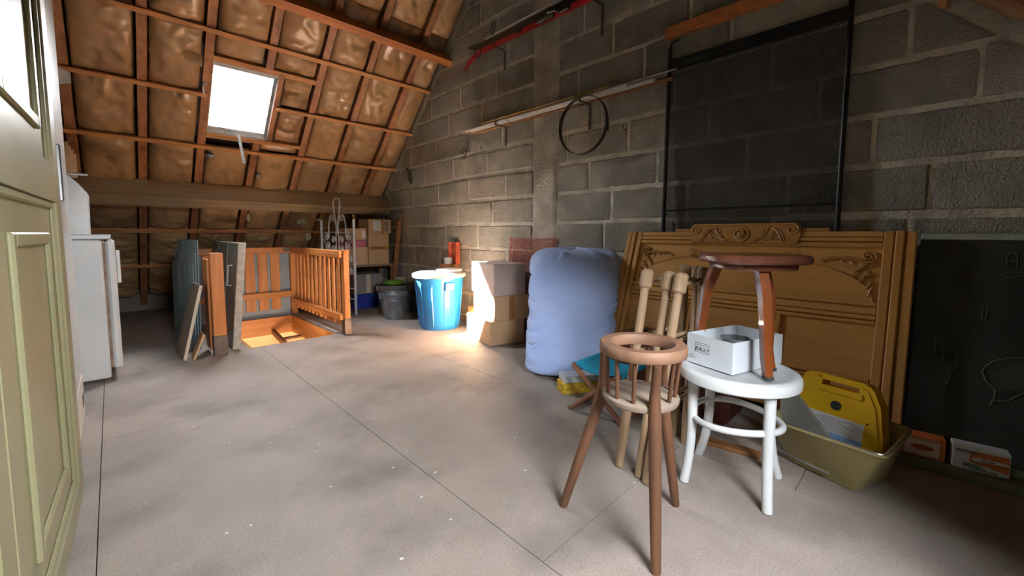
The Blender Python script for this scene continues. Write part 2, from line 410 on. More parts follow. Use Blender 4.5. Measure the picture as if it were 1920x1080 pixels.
# near slope: rafters and insulation (only a corner of it shows, top right)
for i, x in enumerate([1.05, 1.45, 1.85, 2.2]):
    wpart(rbox(MB(), x-.03, x+.03, -1.75, YR, -.13, 0, RP2), 'rafter', 'rafter', roof2, None)
for a, b in ((1.08, 1.42), (1.48, 1.82), (1.88, 2.17), (2.23, 2.43)):
    for y in (-1.0, -.5, 0, .5): sd += 1; quilt(a, b, y, y+.5, sd, 12, 14, .045, 1., RP2, roof2)
wpart(rbox(MB(), XL, D-.012, -.012, .012, 0, .022, RP2), 'batten', 'batten', roof2, None)

# ------------------------------------------------------------------ block gable wall
def gable(x0, x1, name, m):
    return struct(MB().prism([(-1.75, -.3), (6.0, -.3), (6.0, ZR-A*6.0+.182), (YR, ZR-A*YR+.182), (-1.75, Z2-A*1.75+.182)], 0, x0, x1), name, m)
wall = gable(D+.004, D+.16, 'wall_right', 'mortar')
gable(XL-.15, XL, 'wall_left', 'render')
CH = .22; ZC = .703
def block_mesh(seed, nu=16, nv=8):
    o = Vector((seed*5.1, seed*2.3, 0))
    def fn(u, v):
        y = u-.5; z = v-.5; e = min(u, 1-u, (v)*.45, (1-v)*.45)
        dp = -1 if e > .02 else (-.5 if e > 0 else .2)
        if e <= 0:
            y += .012*noise.noise(Vector((u*9, v*9, 1))+o); z += .03*noise.noise(Vector((u*14, v*5, 4))+o)
        return Vector((dp*(1+.5*noise.noise(Vector((u*6, v*3, 2))+o)), y, z))
    us = [0, .02]+[.02+.96*i/(nu-2) for i in range(1, nu-2)]+[.98, 1]; vs_ = [0, .05]+[.05+.9*i/(nv-2) for i in range(1, nv-2)]+[.95, 1]
    mb = MB(); n = len(vs_)
    mb.add([fn(a, b) for a in us for b in vs_], [(i*n+j, (i+1)*n+j, (i+1)*n+j+1, i*n+j+1) for i in range(len(us)-1) for j in range(n-1)])
    return mb.mesh('block', 'block', 40)
BM = [block_mesh(i) for i in range(7)]
COL0, COL1 = 2.01, 2.25
joints = {0: (.064, 2.96), 1: (.005, 2.75), 2: (.197, 2.58), 3: (.40, 2.83), 4: (.10, 2.62), 5: (.30, 2.90), 6: (.02, 2.70), 7: (.26, 2.55)}
def half(poly, f):      # keep f(p) >= 0
    out = []
    for i in range(len(poly)):
        a, b = poly[i], poly[(i+1) % len(poly)]; fa, fb = f(a), f(b)
        if fa >= 0: out.append(a)
        if fa*fb < 0: t = fa/(fa-fb); out.append((a[0]+(b[0]-a[0])*t, a[1]+(b[1]-a[1])*t))
    return out
r1 = lambda p: ZR-.03-A*p[0]-p[1]; r2 = lambda p: Z2-.03+A*p[0]-p[1]; r0 = lambda p: p[1]-.003
bi = 0
for k in range(-4, 15):
    z0, z1 = ZC+CH*k, ZC+CH*(k+1)
    jr, jl = joints.get(k, (random.uniform(0, .5), 2.5+random.uniform(.05, .45)))
    segs = []
    j = jr-.507*4
    while j < COL0-.02: segs.append((j, min(j+.507, COL0))); j += .507
    segs.append((COL1, jl)) if jl-COL1 > .06 else None
    j = jl
    while j < 6: segs.append((j, j+.507)); j += .507
    for (a, b) in segs:
        if b-a < .05 or b < -1.2: continue
        g = random.uniform(.006, .012); gz = random.uniform(.010, .016)
        poly = [(a+g, z0+gz), (b-g, z0+gz), (b-g, z1-gz), (a+g, z1-gz)]; full = all(f(p) >= 0 for p in poly for f in (r0, r1, r2))
        if full:
            o = put('block', BM[bi % 7], wall); bi += 1
            o.location = (D+.003, (a+b)/2, (z0+z1)/2+random.uniform(-.003, .003))
            flip = random.choice((1, -1)); o.scale = (random.uniform(.006, .010), (b-a-2*g), (CH-2*gz)); o.rotation_euler = (PI if flip < 0 else 0, 0, 0)
        else:
            for f in (r0, r1, r2):
                if poly: poly = half(poly, f)
            if len(poly) < 3: continue
            ar = abs(sum(poly[i][0]*poly[(i+1) % len(poly)][1]-poly[(i+1) % len(poly)][0]*poly[i][1] for i in range(len(poly))))/2
            if ar < .004: continue
            part(MB().prism(poly, 0, D-.004, D+.003), 'block', 'block', wall, None)
# poured concrete column with ragged edges
def colfn(u, v):
    z = .003+v*(3.2); y = COL0-.012+(COL1-COL0+.024)*u; e = u in (0, 1)
    y += (.02*noise.noise(Vector((v*40, u*3, 1)))+.012*noise.noise(Vector((v*110, u*3, 8)))) if e else 0
    return Vector((D+.006 if e else D-.010+.006*noise.noise(Vector((u*3, v*30, 5))), y, z))
wpart(MB().grid(colfn, 8, 160), 'concrete_column', 'column', wall, 60)

# low walls under the eaves, closing the shell
struct(MB().bb(XL-.15, D+.16, 5.99, 6.1, -.3, .3), 'wall_back', 'render')
struct(MB().bb(XL-.15, D+.16, -1.86, -1.74, -.3, .3), 'wall_front', 'render')

# ------------------------------------------------------------------ floor with the stair opening
HX0, HX1, HY0, HY1 = .68, 1.30, 3.42, 4.56
mb = MB()
for (a, b, c, d) in ((XL, HX0, -1.74, 5.99), (HX1, D+.003, -1.74, 5.99), (HX0, HX1, -1.74, HY0), (HX0, HX1, HY1, 5.99)): mb.bb(a, b, c, d, -.05, -.0225)
floor = struct(mb, 'floor', 'subfloor')
xs = [XL, -3.33, -2.515, -1.7, -.885, -.07, .745, 1.56, 2.375, D+.002]
y_off = {4: 1.1, 5: 2.29, 6: .645, 7: 2.31}
for i in range(len(xs)-1):
    off = y_off.get(i, .5+(i % 2)*1.02); y = off-2.05*3
    while y < 5.99:
        x0, x1, ya, yb = xs[i]+.0012, xs[i+1]-.0012, max(y+.0012, -1.74), min(y+2.05-.0012, 5.985); y += 2.05
        if yb-ya < .02: continue
        pcs = [(x0, x1, ya, yb)]
        if x0 < HX1 and x1 > HX0 and ya < HY1 and yb > HY0:
            pcs = [(x0, min(x1, HX0), ya, yb)] if x0 < HX0 else []
            if x1 > HX1: pcs.append((max(x0, HX1), x1, ya, yb))
            m0, m1 = max(x0, HX0), min(x1, HX1)
            if ya < HY0: pcs.append((m0, m1, ya, HY0))
            if yb > HY1: pcs.append((m0, m1, HY1, yb))
        mb = MB()
        for q in pcs: mb.bb(q[0], q[1], q[2], q[3], -.022, 0)
        part(mb, 'floor_board', 'floorboard', floor, None)
# stairwell: trimmer boards, cream walls below, lamp on its ceiling
mb = MB().bb(HX0-.35, HX1+.35, HY0-.6, HY1+.35, -2.5, -2.45)
sw = struct(mb, 'floor', 'well_wall')
for nm, q in (('well_side', (HX0-.4, HX0-.35, HY0-.6, HY1+.4)), ('well_side', (HX1+.35, HX1+.4, HY0-.6, HY1+.4)), ('well_side', (HX0-.4, HX1+.4, HY1+.021, HY1+.06)), ('well_side', (HX0-.4, HX1+.4, HY0-.65, HY0-.6))):
    wpart(MB().bb(*q, -2.5, -.172), nm, 'well_wall', sw, None)
wpart(MB().bb(HX0-.4, HX0-.02, HY0-.65, HY1+.4, -.20, -.172), 'well_soffit', 'well_wall', sw, None)
wpart(MB().bb(HX1+.02, HX1+.4, HY0-.65, HY1+.4, -.20, -.172), 'well_soffit', 'well_wall', sw, None)
wpart(MB().bb(HX0-.02, HX1+.02, HY0-.65, HY0-.02, -.20, -.172), 'well_soffit', 'well_wall', sw, None)
for nm, q in (('trimmer', (HX0, HX0+.018, HY0, HY1)), ('trimmer', (HX1-.018, HX1, HY0, HY1)), ('trimmer', (HX0+.018, HX1-.018, HY1-.018, HY1)), ('trimmer', (HX0+.018, HX1-.018, HY0, HY0+.018))):
    wpart(MB().bb(*q, -.17, -.001), nm, 'pine_y' if q[1]-q[0] < .1 else 'pine_x', floor, None)
pl = bpy.data.lights.new('stairwell_lamp_offscreen', 'POINT'); pl.energy = 34; pl.color = (1, .92, .8); pl.shadow_soft_size = .08
po = bpy.data.objects.new('stairwell_lamp_offscreen', pl); po.location = (.75, 3.1, -.5); COL.objects.link(po)

# ================================================================== LEFT SIDE
# ---- cream wardrobe
ex = Vector((-.04, -.999, 0)).normalized()
wr = thing('wardrobe', 'tall cream painted wardrobe with panelled doors and stepped mouldings', 'wardrobe', (-.103, 1.84, 0), axes(ex, Vector((0, 0, 1)).cross(ex), (0, 0, 1)))
mb = MB().bb(0, 1.66, -.52, -.03, .06, 1.98).bb(0, .08, -.09, -.03, 0, .06).bb(1.58, 1.66, -.09, -.03, 0, .06).bb(0, .08, -.52, -.46, 0, .06).bb(1.58, 1.66, -.52, -.46, 0, .06)
part(mb, 'body', 'cream', wr, None)
part(MB().bb(-.03, 1.69, -.54, .02, 1.98, 2.03, .012), 'cornice', 'cream', wr)
for x0 in (.0, .832):
    x1 = x0+.826; mb = MB()
    mb.bb(x0, x0+.085, -.028, 0, .02, 1.97, .003).bb(x1-.085, x1, -.028, 0, .02, 1.97, .003)
    for z0, z1 in ((.02, .085), (.925, 1.02), (1.90, 1.97)): mb.bb(x0+.085, x1-.085, -.028, 0, z0, z1)
    dr = part(mb, 'door', 'cream', wr)
    for z0, z1 in ((.085, .925), (1.02, 1.90)):
        part(MB().bb(x0+.08, x1-.08, -.024, -.014, z0-.004, z1+.004), 'panel', 'cream', dr, None)
        for ins, wd, th in ((.0, .020, .009), (.115, .03, .010)):
            a, b, c, d = x0+.085+ins, x1-.085-ins, z0+ins*.75, z1-ins*.75; m2 = MB()
            m2.bb(a, a+wd, -.016, -.014+th, c, d, .004).bb(b-wd, b, -.016, -.014+th, c, d, .004).bb(a+wd, b-wd, -.016, -.014+th, c, c+wd, .004).bb(a+wd, b-wd, -.016, -.014+th, d-wd, d, .004)
            part(m2, 'moulding', 'cream', dr)
    hx = x0-.002 if x0 == 0 else x1-.008
    for z in (.35, 1.05, 1.7): part(MB().bb(hx-.004, hx+.006, -.03, -.004, z, z+.09), 'hinge', 'dark_steel', dr, None)
# ---- tall white cabinet
tc = thing('tall_cabinet', 'tall narrow white enamelled cabinet between the cream wardrobe and the small fridge', 'cabinet', (-.43, 2.42, 0))
wpart(MB().bb(-.72, -.165, 2.13, 2.72, .19, 1.9, .006), 'body', 'enamel', tc)
wpart(MB().bb(-.16, -.128, 2.135, 2.715, .2, 1.89, .01), 'door', 'enamel', tc)
wpart(MB().bb(-.166, -.159, 2.14, 2.712, .2, 1.89), 'door_seal', 'rust', tc, None)
wpart(MB().bb(-.72, -.13, 2.13, 2.74, 0, .188, .008), 'plinth', 'enamel_old', tc)
for z in (.055, .075, .095): wpart(MB().bb(-.1315, -.129, 2.60, 2.70, z, z+.012), 'vent_slot_shade', 'rubber', tc, None)  # dark plates on the plinth, standing in for the shade inside vent slots
wpart(MB().bb(-.127, -.112, 2.16, 2.18, .95, 1.15, .004), 'handle', 'steel', tc)
# ---- small fridge
fr = thing('fridge', 'small white under-counter fridge with old door seal beside the stair opening', 'fridge', (-.25, 3.48, 0))
wpart(MB().bb(-.55, -.04, 3.225, 3.76, .012, .80, .008), 'body', 'enamel', fr)
wpart(MB().bb(-.56, -.002, 3.215, 3.77, .803, .83, .006), 'worktop', 'enamel', fr)
wpart(MB().bb(-.027, .012, 3.225, 3.76, .06, .80, .012), 'door', 'enamel', fr)
wpart(MB().bb(-.039, -.0275, 3.235, 3.75, .07, .795), 'door_seal', 'rust', fr, None)
for x in (-.5, -.1):
    for y in (3.27, 3.71): wpart(MB().cyl((x, y, 0), (x, y, .012), .02), 'foot', 'rubber', fr)
wpart(MB().bb(.0125, .03, 3.27, 3.29, .55, .74, .004), 'handle', 'enamel', fr)
# ---- white box, cardboard, rod on the fridge
mb = MB().prism([(-.46, .831), (-.088, .831), (-.083, 1.06), (-.115, 1.11), (-.15, 1.15), (-.44, 1.15)], 1, 3.27, 3.62)
o = thing('appliance_case', 'white appliance case with slanted top corner on the small fridge', 'case', (-.27, 3.45, .831))
wpart(mb, 'shell', 'enamel', o, 20)
wpart(MB().bb(-.461, -.087, 3.268, 3.622, .846, .85), 'seam', 'enamel_old', o, None)
for i in range(4):
    mb = MB().bar((-.40, 3.33+.035*i, 1.1515), (-.40, 3.33+.035*i, 1.34-.012*i), .005, .40, up=(1, 0, 0))
    mb = MB().bb(-.44, -.142+.008*i, 3.32+.035*i, 3.326+.035*i, 1.1515, 1.335-.016*i)
    solo(mb, 'cardboard_sheet', 'cardboard', ('tallest', 'second tallest', 'second shortest', 'shortest')[i]+' corrugated cardboard sheet standing on the white case above the fridge', 'cardboard', group='cardboard sheets above the fridge')
solo(MB().cyl((-.36, 3.30, 1.162), (-.075, 3.305, 1.162), .007), 'metal_rod', 'steel', 'thin metal rod lying on the white case above the fridge', 'rod')

# ================================================================== STAIR OPENING
rl = thing('stair_railing', 'low slatted orange pine railing around the stair opening', 'railing', (.9, 4.0, 0))
def newel(x, y, sx, sy, zt, foot=True):
    p = wpart(MB().bb(x-sx/2, x+sx/2, y-sy/2, y+sy/2, .132 if foot else .0, zt, .005), 'post', 'pine', rl)
    if foot: wpart(MB().bb(x-sx/2-.003, x+sx/2+.003, y-sy/2-.003, y+sy/2+.003, 0, .135, .003), 'post_foot', 'foot_metal', p)
newel(.502, 3.40, .075, .05, .705); newel(1.365, 3.36, .05, .055, .705); newel(1.335, 4.615, .06, .05, .69, False); newel(.463, 4.615, .06, .05, .69, False)
wpart(MB().bb(1.302, 1.332, 3.336, 4.60, .64, .702, .004), 'top_rail', 'pine_y', rl)
wpart(MB().bb(1.302, 1.332, 3.336, 4.60, .125, .178, .004), 'bottom_rail', 'pine_y', rl)
for i in range(11): y = 3.45+i*.105; wpart(MB().bb(1.333, 1.352, y-.021, y+.021, .075, .675, .003), 'slat', 'pine', rl)
wpart(MB().bb(.50, 1.304, 4.575, 4.60, .64, .70, .004), 'top_rail', 'pine_x', rl)
wpart(MB().bb(.50, 1.304, 4.575, 4.60, .19, .25, .004), 'bottom_rail', 'pine_x', rl)
for i in range(7): x = 1.165-i*.11; wpart(MB().bb(x-.042, x+.042, 4.601, 4.616, .07, .66, .003), 'slat', 'pine', rl)
wpart(MB().bb(.452, .4665, 3.44, 3.60, .03, .66, .003), 'slat', 'pine', rl)
wpart(MB().bb(1.24, 1.30, 4.572, 4.577, .655, .695), 'corner_plate', 'foot_metal', rl, None)
solo(MB().bb(.50, 1.30, 4.622, 4.63, 0, .66), 'metal_sheet', 'sheet_grey', 'flat grey metal sheet standing behind the back slats of the stair railing', 'sheet')
solo(MB().bb(1.303, 1.375, 3.44, 4.585, .0005, .012, .002), 'edge_board', 'floorboard', 'pale floor strip along the foot of the stair railing', 'board')
# ---- hatch panel with bracket handle
hp = thing('hatch_panel', 'grey metal hatch panel with bracket handle standing beside the stair opening', 'panel', (.60, 3.98, 0), Matrix.Rotation(math.radians(5), 3, 'Y'))
part(MB().bb(-.02, .02, -.52, .52, .003, .775, .006), 'leaf', 'grey_panel', hp)
part(MB().bb(-.024, .024, -.545, -.521, .003, .775, .004), 'edge_trim', 'grey_panel_edge', hp)
for y in (-.18, .2): part(MB().bb(-.027, -.0205, y-.012, y+.012, .02, .76, .003), 'rib', 'grey_panel', hp)
part(MB().tube([(-.02, -.36, .60), (-.045, -.36, .60), (-.045, -.36, .45), (-.02, -.36, .45)], .005, 8), 'handle', 'enamel', hp)
# ---- glass sheets and boards leaning on the left of the railing
for i, (dx, h, L) in enumerate(((0, .79, .5), (-.028, .70, .52), (-.055, .62, .55))):
    e = Vector((-.13, .99, 0)).normalized(); n = Vector((.99, .13, 0)); up = (Vector((0, 0, 1))+n*.015).normalized()
    p = Vector((.425+dx*.45, 3.66+.02*i, .0))
    mb = MB().add([p+e*a*L+up*b*h+n*c*.005 for a in (0, 1) for b in (0, 1) for c in (0, 1)], [(0, 1, 3, 2), (4, 6, 7, 5), (0, 4, 5, 1), (2, 3, 7, 6), (0, 2, 6, 4), (1, 5, 7, 3)])
    solo(mb, 'glass_sheet', 'glass_green', ('tallest dusty greenish glass sheet leaning beside the stair railing', 'middle sized dusty greenish glass sheet leaning beside the stair railing', 'shortest dusty greenish glass sheet leaning beside the stair railing')[i], 'glass', group='glass sheets by the stair railing')
def leaner(p, e, up, n, L, h, t): return MB().add([Vector(p)+Vector(e)*a*L+Vector(up)*b*h+Vector(n)*c*t for a in (0, 1) for b in (0, 1) for c in (0, 1)], [(0, 1, 3, 2), (4, 6, 7, 5), (0, 4, 5, 1), (2, 3, 7, 6), (0, 2, 6, 4), (1, 5, 7, 3)])
bb_ = thing('wood_board', 'grey-brown board with pale sawn edge leaning in front of the glass sheets', 'board', (.30, 3.5, 0))
up = Vector((.2, 0, .48)).normalized(); up = Vector((.105, .0, .48)).normalized()
wpart(leaner((.295, 3.385, .004), (-.05, .999, 0), up, Vector((up.z, 0, -up.x)), .26, .5, .018), 'panel', 'board_brown', bb_, None)
wpart(leaner((.2955, 3.382, .004), (-.05, .999, 0), up, Vector((up.z, 0, -up.x)), .0025, .5, .018), 'sawn_edge', 'tape_clear', bb_, None)
up = Vector((.06, 0, .16)).normalized()
solo(leaner((.345, 3.36, .002), (0, 1, 0), up, Vector((up.z, 0, -up.x)), .12, .17, .012), 'wood_offcut', 'cardboard', 'short brown wood offcut leaning low against the grey-brown board', 'offcut')

# ================================================================== FAR RIGHT CORNER
# ---- wrought iron panel
ip = thing('garden_trellis', 'white wrought iron scrollwork trellis with brass finials behind the stair railing', 'trellis', (1.772, 4.111, 0), axes(Vector((-.245, .9695, 0)), Vector((-.9695, -.245, 0)), (0, 0, 1)))
WP = .54
for u in (0, WP):
    p = part(MB().cyl((u, 0, 0), (u, 0, .985), .0135, n=12), 'post', 'white_paint', ip)
    part(MB().lathe([(.009, 0), (.012, .006), (.006, .012), (.016, .026), (.018, .034), (.014, .045), (0, .05)], (u, 0, .985), 14), 'finial', 'brass', p)
def spiral(cx, cz, r0, r1, a0, turns, n=26): return [(cx+(r0+(r1-r0)*i/n)*math.cos(a0+turns*2*PI*i/n), 0, cz+(r0+(r1-r0)*i/n)*math.sin(a0+turns*2*PI*i/n)) for i in range(n+1)]
c = WP/2; loop = []
for i in range(33):
    t = -1+2*i/32; zz = 1.21-.34*abs(t)**1.8; xx = .052*math.sin(PI*min(1, 1-abs(t)*.98+.02))**.7 if abs(t) > .5 else .052*math.copysign(1, t)*0+.052*math.sin(PI*t)
    loop.append((t, zz))
pts = []
for i in range(41):
    a = i/40*2*PI; r = .055*(1 if math.cos(a) > 0 else 1)
    x = .055*math.sin(a)*(1 if math.cos(a) > 0 else (1+math.cos(a))**.9+.06); z = 1.155+.055*math.cos(a) if math.cos(a) > 0 else 1.155+.31*math.cos(a)
    pts.append((c+x, 0, z))
part(MB().tube(pts, .009, 7, cap=False), 'loop', 'white_paint', ip)
for s in (-1, 1):
    part(MB().tube([(c+s*.145, 0, .80), (c+s*.14, 0, .92), (c+s*.12, 0, 1.01)]+[(c+s*(q[0]), 0, q[2]) for q in spiral(.082, 1.0, .038, .008, .3, 1.4)], .008, 6), 'scroll', 'white_paint', ip)
    for cz, cu, r in ((.80, .19, .04), (.70, .17, .045), (.58, .2, .045), (.46, .2, .04), (.78, .06, .035), (.68, .06, .04)):
        part(MB().tube([(c+s*q[0], 0, q[2]) for q in spiral(cu, cz, r, .008, PI/2 if cu > .1 else -PI/2, 1.5)], .0068, 6), 'scroll', 'white_paint', ip)
    part(MB().tube([(c+s*.25, 0, .78), (c+s*.12, 0, .66), (c+s*.02, 0, .60), (c+s*.10, 0, .52), (c+s*.25, 0, .42)], .005, 6), 'brace', 'white_paint', ip)
    part(MB().tube([(c+s*.02, 0, .88), (c+s*.025, 0, .60), (c+s*.02, 0, .42)], .005, 6), 'stem', 'white_paint', ip)
for z in (.42, .27, .16, .85): part(MB().cyl((0, 0, z), (WP, 0, z), .006, n=8), 'rung', 'white_paint', ip)
# ---- shelf with boxes
sh = thing('shelf', 'rough wooden shelf holding cardboard boxes in the corner under the roof', 'shelf', (2.07, 4.55, 0))
wpart(MB().bb(1.775, 2.36, 4.37, 4.72, .468, .492, .002), 'shelf_board', 'purlin_grey', sh)
for x in (1.79, 2.335):
    for y in (4.40, 4.69): wpart(MB().bb(x-.014, x+.014, y-.02, y+.02, 0, .467, .002), 'leg', 'lath', sh)
mb = MB().bar((2.30, 4.345, .0), (2.42, 4.345, .985), .05, .018, up=(0, 1, 0), b=.002)
solo(mb, 'plank', 'lath', 'narrow brown plank leaning against the block wall beside the shelf', 'plank')
def carton(name, label, x0, x1, y0, y1, z0, z1, m='cardboard', cat='box', rot=0., tape=None, extra=None, group=None, flap=True):
    b = thing(name, label, cat, ((x0+x1)/2, (y0+y1)/2, z0), rot, group)
    hx, hy, h = (x1-x0)/2, (y1-y0)/2, z1-z0
    part(MB().bb(-hx, hx, -hy, hy, 0, h-.0015, .003), 'body', m, b)
    if flap:
        for s in (-1, 1): part(MB().bb(-hx+.001, hx-.001, min(s*.0015, s*(hy-.001)), max(s*.0015, s*(hy-.001)), h-.0015, h+.0005), 'flap', m, b, None)
    if tape == 'front': part(MB().bb(-.022, .022, -hy-.0008, -hy+.001, .004, h-.004), 'tape', 'tape', b, None); 
    if tape == 'clear': part(MB().bb(-.03, .02, -hy-.0008, -hy+.001, .004, h-.004), 'tape', 'tape_clear', b, None)
    if tape == 'band': part(MB().bb(-hx*.9, hx*.9, -hy-.0008, -hy+.001, h*.48, h*.58), 'tape', 'tape', b, None)
    if extra: extra(b, hx, hy, h)
    return b
def lab(b, hx, hy, h):
    part(MB().bb(-hx*.6, hx*.1, -hy-.0012, -hy+.0008, h*.2, h*.9), 'paper_label', 'paper', b, None); part(MB().bb(hx*.15, hx*.35, -hy-.0012, -hy+.0008, 0, h), 'tape', 'tape', b, None)
    part(MB().bb(hx*.4, hx*.75, -hy-.0012, -hy+.0008, h*.15, h*.85), 'paper_label', 'grey_box', b, None)
def yel(b, hx, hy, h): part(MB().bb(hx*.6, hx*1.0, -hy-.0014, -hy+.0006, h*.5, h*.6), 'paper_label', 'yellow_print', b, None)
carton('cardboard_box', 'tall plain cardboard box on the wooden shelf under a labelled box', 2.055, 2.30, 4.39, 4.68, .492, .838, tape='band', extra=yel)
carton('cardboard_box', 'small cardboard box with white paper labels topmost over the wooden shelf', 2.06, 2.33, 4.39, 4.64, .84, 1.0, extra=lab)
carton('cardboard_box', 'wide cardboard box on the wooden shelf under a pink box', 1.80, 2.045, 4.39, 4.69, .492, .69)
carton('pink_box', 'flat pink box stacked between two cardboard boxes on the shelf', 1.795, 2.03, 4.39, 4.66, .691, .765, 'pink', flap=False)
carton('cardboard_box', 'low cardboard box on top of the flat pink box', 1.79, 2.035, 4.385, 4.65, .7665, .895, extra=lambda b, hx, hy, h: part(MB().bb(hx*.55, hx*.85, -hy-.0012, -hy+.0008, h*.2, h*.8), 'paper_label', 'paper', b, None))
carton('blue_crate', 'low dark blue plastic box on the floor under the shelf', 1.87, 2.2, 4.40, 4.66, .0, .165, 'blue_box', flap=False, extra=lambda b, hx, hy, h: part(MB().bb(-hx-.006, hx+.006, -hy-.006, hy+.006, h-.03, h-.002, .004), 'rim', 'blue_box', b))
carton('grey_carton', 'grey cardboard box with pale tape strip on the blue box under the shelf', 1.88, 2.21, 4.385, 4.66, .166, .385, 'grey_box', tape='clear')

# ---- buckets
def pail(name, label, x, y, rb, rt, h, m, cat='bucket', wall_=.006, handle=True, fill=None):
    b = thing(name, label, cat, (x, y, 0))
    part(MB().lathe([(rb*.96, .006), (rb, 0), (rb, .012), (rt-.004, h-.012), (rt, h-.008), (rt+.006, h-.004), (rt+.006, h+.003), (rt-.002, h+.003), (rt-wall_, h-.008), (rb-wall_, .02), (0, .02)], n=40, cap0=True), 'body', m, b, 50)
    if handle:
        for s in (-1, 1): part(MB().bb(s*(rt+.004)-.006, s*(rt+.004)+.006, -.018, .018, h-.045, h-.008, .003), 'ear', m, b)
        part(MB().tube([((rt+.008)*math.cos(a), -(rt+.006)*math.sin(a)*.98, h-.02-.04*math.sin(a)) for a in [PI*i/24 for i in range(25)]], .003, 6), 'handle', 'steel', b)
    return b
bk = pail('bucket', 'small dented zinc bucket on the floor in front of the big grey tub', 1.97, 3.69, .092, .133, .25, 'zinc')
gt = pail('grey_tub', 'big round grey metal tub piled with odds and ends beside the blue bin', 2.19, 4.03, .17, .215, .29, 'zinc', 'tub')
part(MB().lathe([(.19, .25), (.19, .262), (.1, .275), (0, .28)], n=28), 'contents', 'dark_steel', gt)
def crump(c, r, seed, sx=1, sy=1, sz=1, n=14, amp=.35):
    mb = MB()
    def fn(u, v):
        a = 2*PI*u; b = PI*v-PI/2; d = Vector((math.cos(a)*math.cos(b), math.sin(a)*math.cos(b), math.sin(b)))
        k = 1+amp*noise.noise(d*2.2+Vector((seed, 0, 0)))+amp*.5*noise.noise(d*5+Vector((0, seed, 0)))
        return Vector((c[0]+d.x*r*sx*k, c[1]+d.y*r*sy*k, c[2]+d.z*r*sz*k))
    return mb.grid(fn, n*2, n)
solo(crump((2.10, 3.93, .325), .09, 3, 1.2, .9, .32), 'plastic_bag', 'green_plastic', 'crumpled bright green plastic bag on the big grey tub', 'bag')
solo(MB().lathe([(.05, 0), (.055, .0), (.062, .05), (.066, .052), (.066, .058), (.056, .058), (.05, .01), (0, .01)], (2.24, 4.03, .30), 24), 'plant_pot', 'beige', 'small beige pot standing on the big grey tub', 'pot')
# ---- blue bin with lid
bn = thing('blue_bin', 'big round blue plastic bin with pale lid on the sunlit floor', 'bin', (2.09, 3.067, 0))
part(MB().lathe([(.165, .004), (.172, 0), (.178, .01), (.215, .44), (.222, .445), (.224, .47), (.214, .47), (.208, .44), (.168, .015), (0, .012)], n=56), 'body', 'blue_plastic', bn, 50)
for a in range(0, 360, 30):
    t = math.radians(a+8); p = part(MB().bar((.177*math.cos(t), .177*math.sin(t), .03), (.211*math.cos(t), .211*math.sin(t), .40), .012, .012, up=(math.cos(t), math.sin(t), 0), b=.004), 'rib', 'blue_plastic', bn)
for t in (math.radians(-100), math.radians(80)):
    hd = part(MB().bar((.214*math.cos(t-.22), .214*math.sin(t-.22), .385), (.214*math.cos(t+.22), .214*math.sin(t+.22), .385), .034, .07, b=.008), 'handle_recess', 'blue_plastic', bn)
part(MB().lathe([(.205, .455), (.238, .458), (.24, .478), (.234, .49), (.21, .493), (.2, .50), (.12, .508), (0, .51)], n=56), 'lid', 'lid_plastic', bn, 40)
solo(MB().lathe([(.105, 0), (.115, .004), (.115, .016), (.10, .02), (0, .021)], (2.14, 2.98, .509), 36), 'plate', 'lid_plastic', 'pale round plate lying on the lid of the blue bin', 'plate')
solo(MB().bb(2.295, 2.43, 3.215, 3.36, 0, .545, .002), 'timber_post', 'lath', 'squat timber post standing against the block wall behind the blue bin', 'post')
tb = thing('terracotta_tray', 'narrow terracotta coloured open box standing upright behind the blue bin', 'box', (2.38, 3.28, .546))
wpart(MB().bb(2.42, 2.43, 3.205, 3.335, .546, .755), 'back', 'terracotta', tb, None)
for q in ((3.205, 3.216, .546, .755), (3.324, 3.335, .546, .755), (3.216, 3.324, .546, .558), (3.216, 3.324, .743, .755)): wpart(MB().bb(2.382, 2.42, *q), 'side', 'terracotta', tb, None)
solo(MB().lathe([(.034, 0), (.036, .0), (.042, .06), (.038, .06), (.032, .006), (0, .006)], (2.338, 3.27, .546), 24), 'plastic_cup', 'paper', 'white plastic cup in front of the terracotta coloured box', 'cup')
# ---- red wire mesh against the wall
rm = thing('wire_mesh', 'red plastic coated square mesh sheet leaning on the block wall behind the boxes', 'mesh', (2.40, 2.19, 0))
mb = MB(); y0, y1, z0, z1, st = 2.0, 2.5, .01, .805, .018
P = lambda y, z: (2.432-(.8-z)*.015, y, z)
for i in range(int((y1-y0)/st)+1): y = y0+i*st; mb.bar(P(y, z0), P(y, z1), .0028, .0028, up=(1, 0, 0))
for i in range(int((z1-z0)/st)+1): z = z0+i*st; mb.bar(P(y0, z), P(y1, z), .0028, .0028)
wpart(mb, 'wires', 'red_wire', rm, None)['kind'] = 'stuff'
for y in (y0, y1): wpart(MB().bar(P(y, z0), P(y, z1), .006, .006, up=(1, 0, 0)), 'edge_wire', 'red_wire', rm, None)
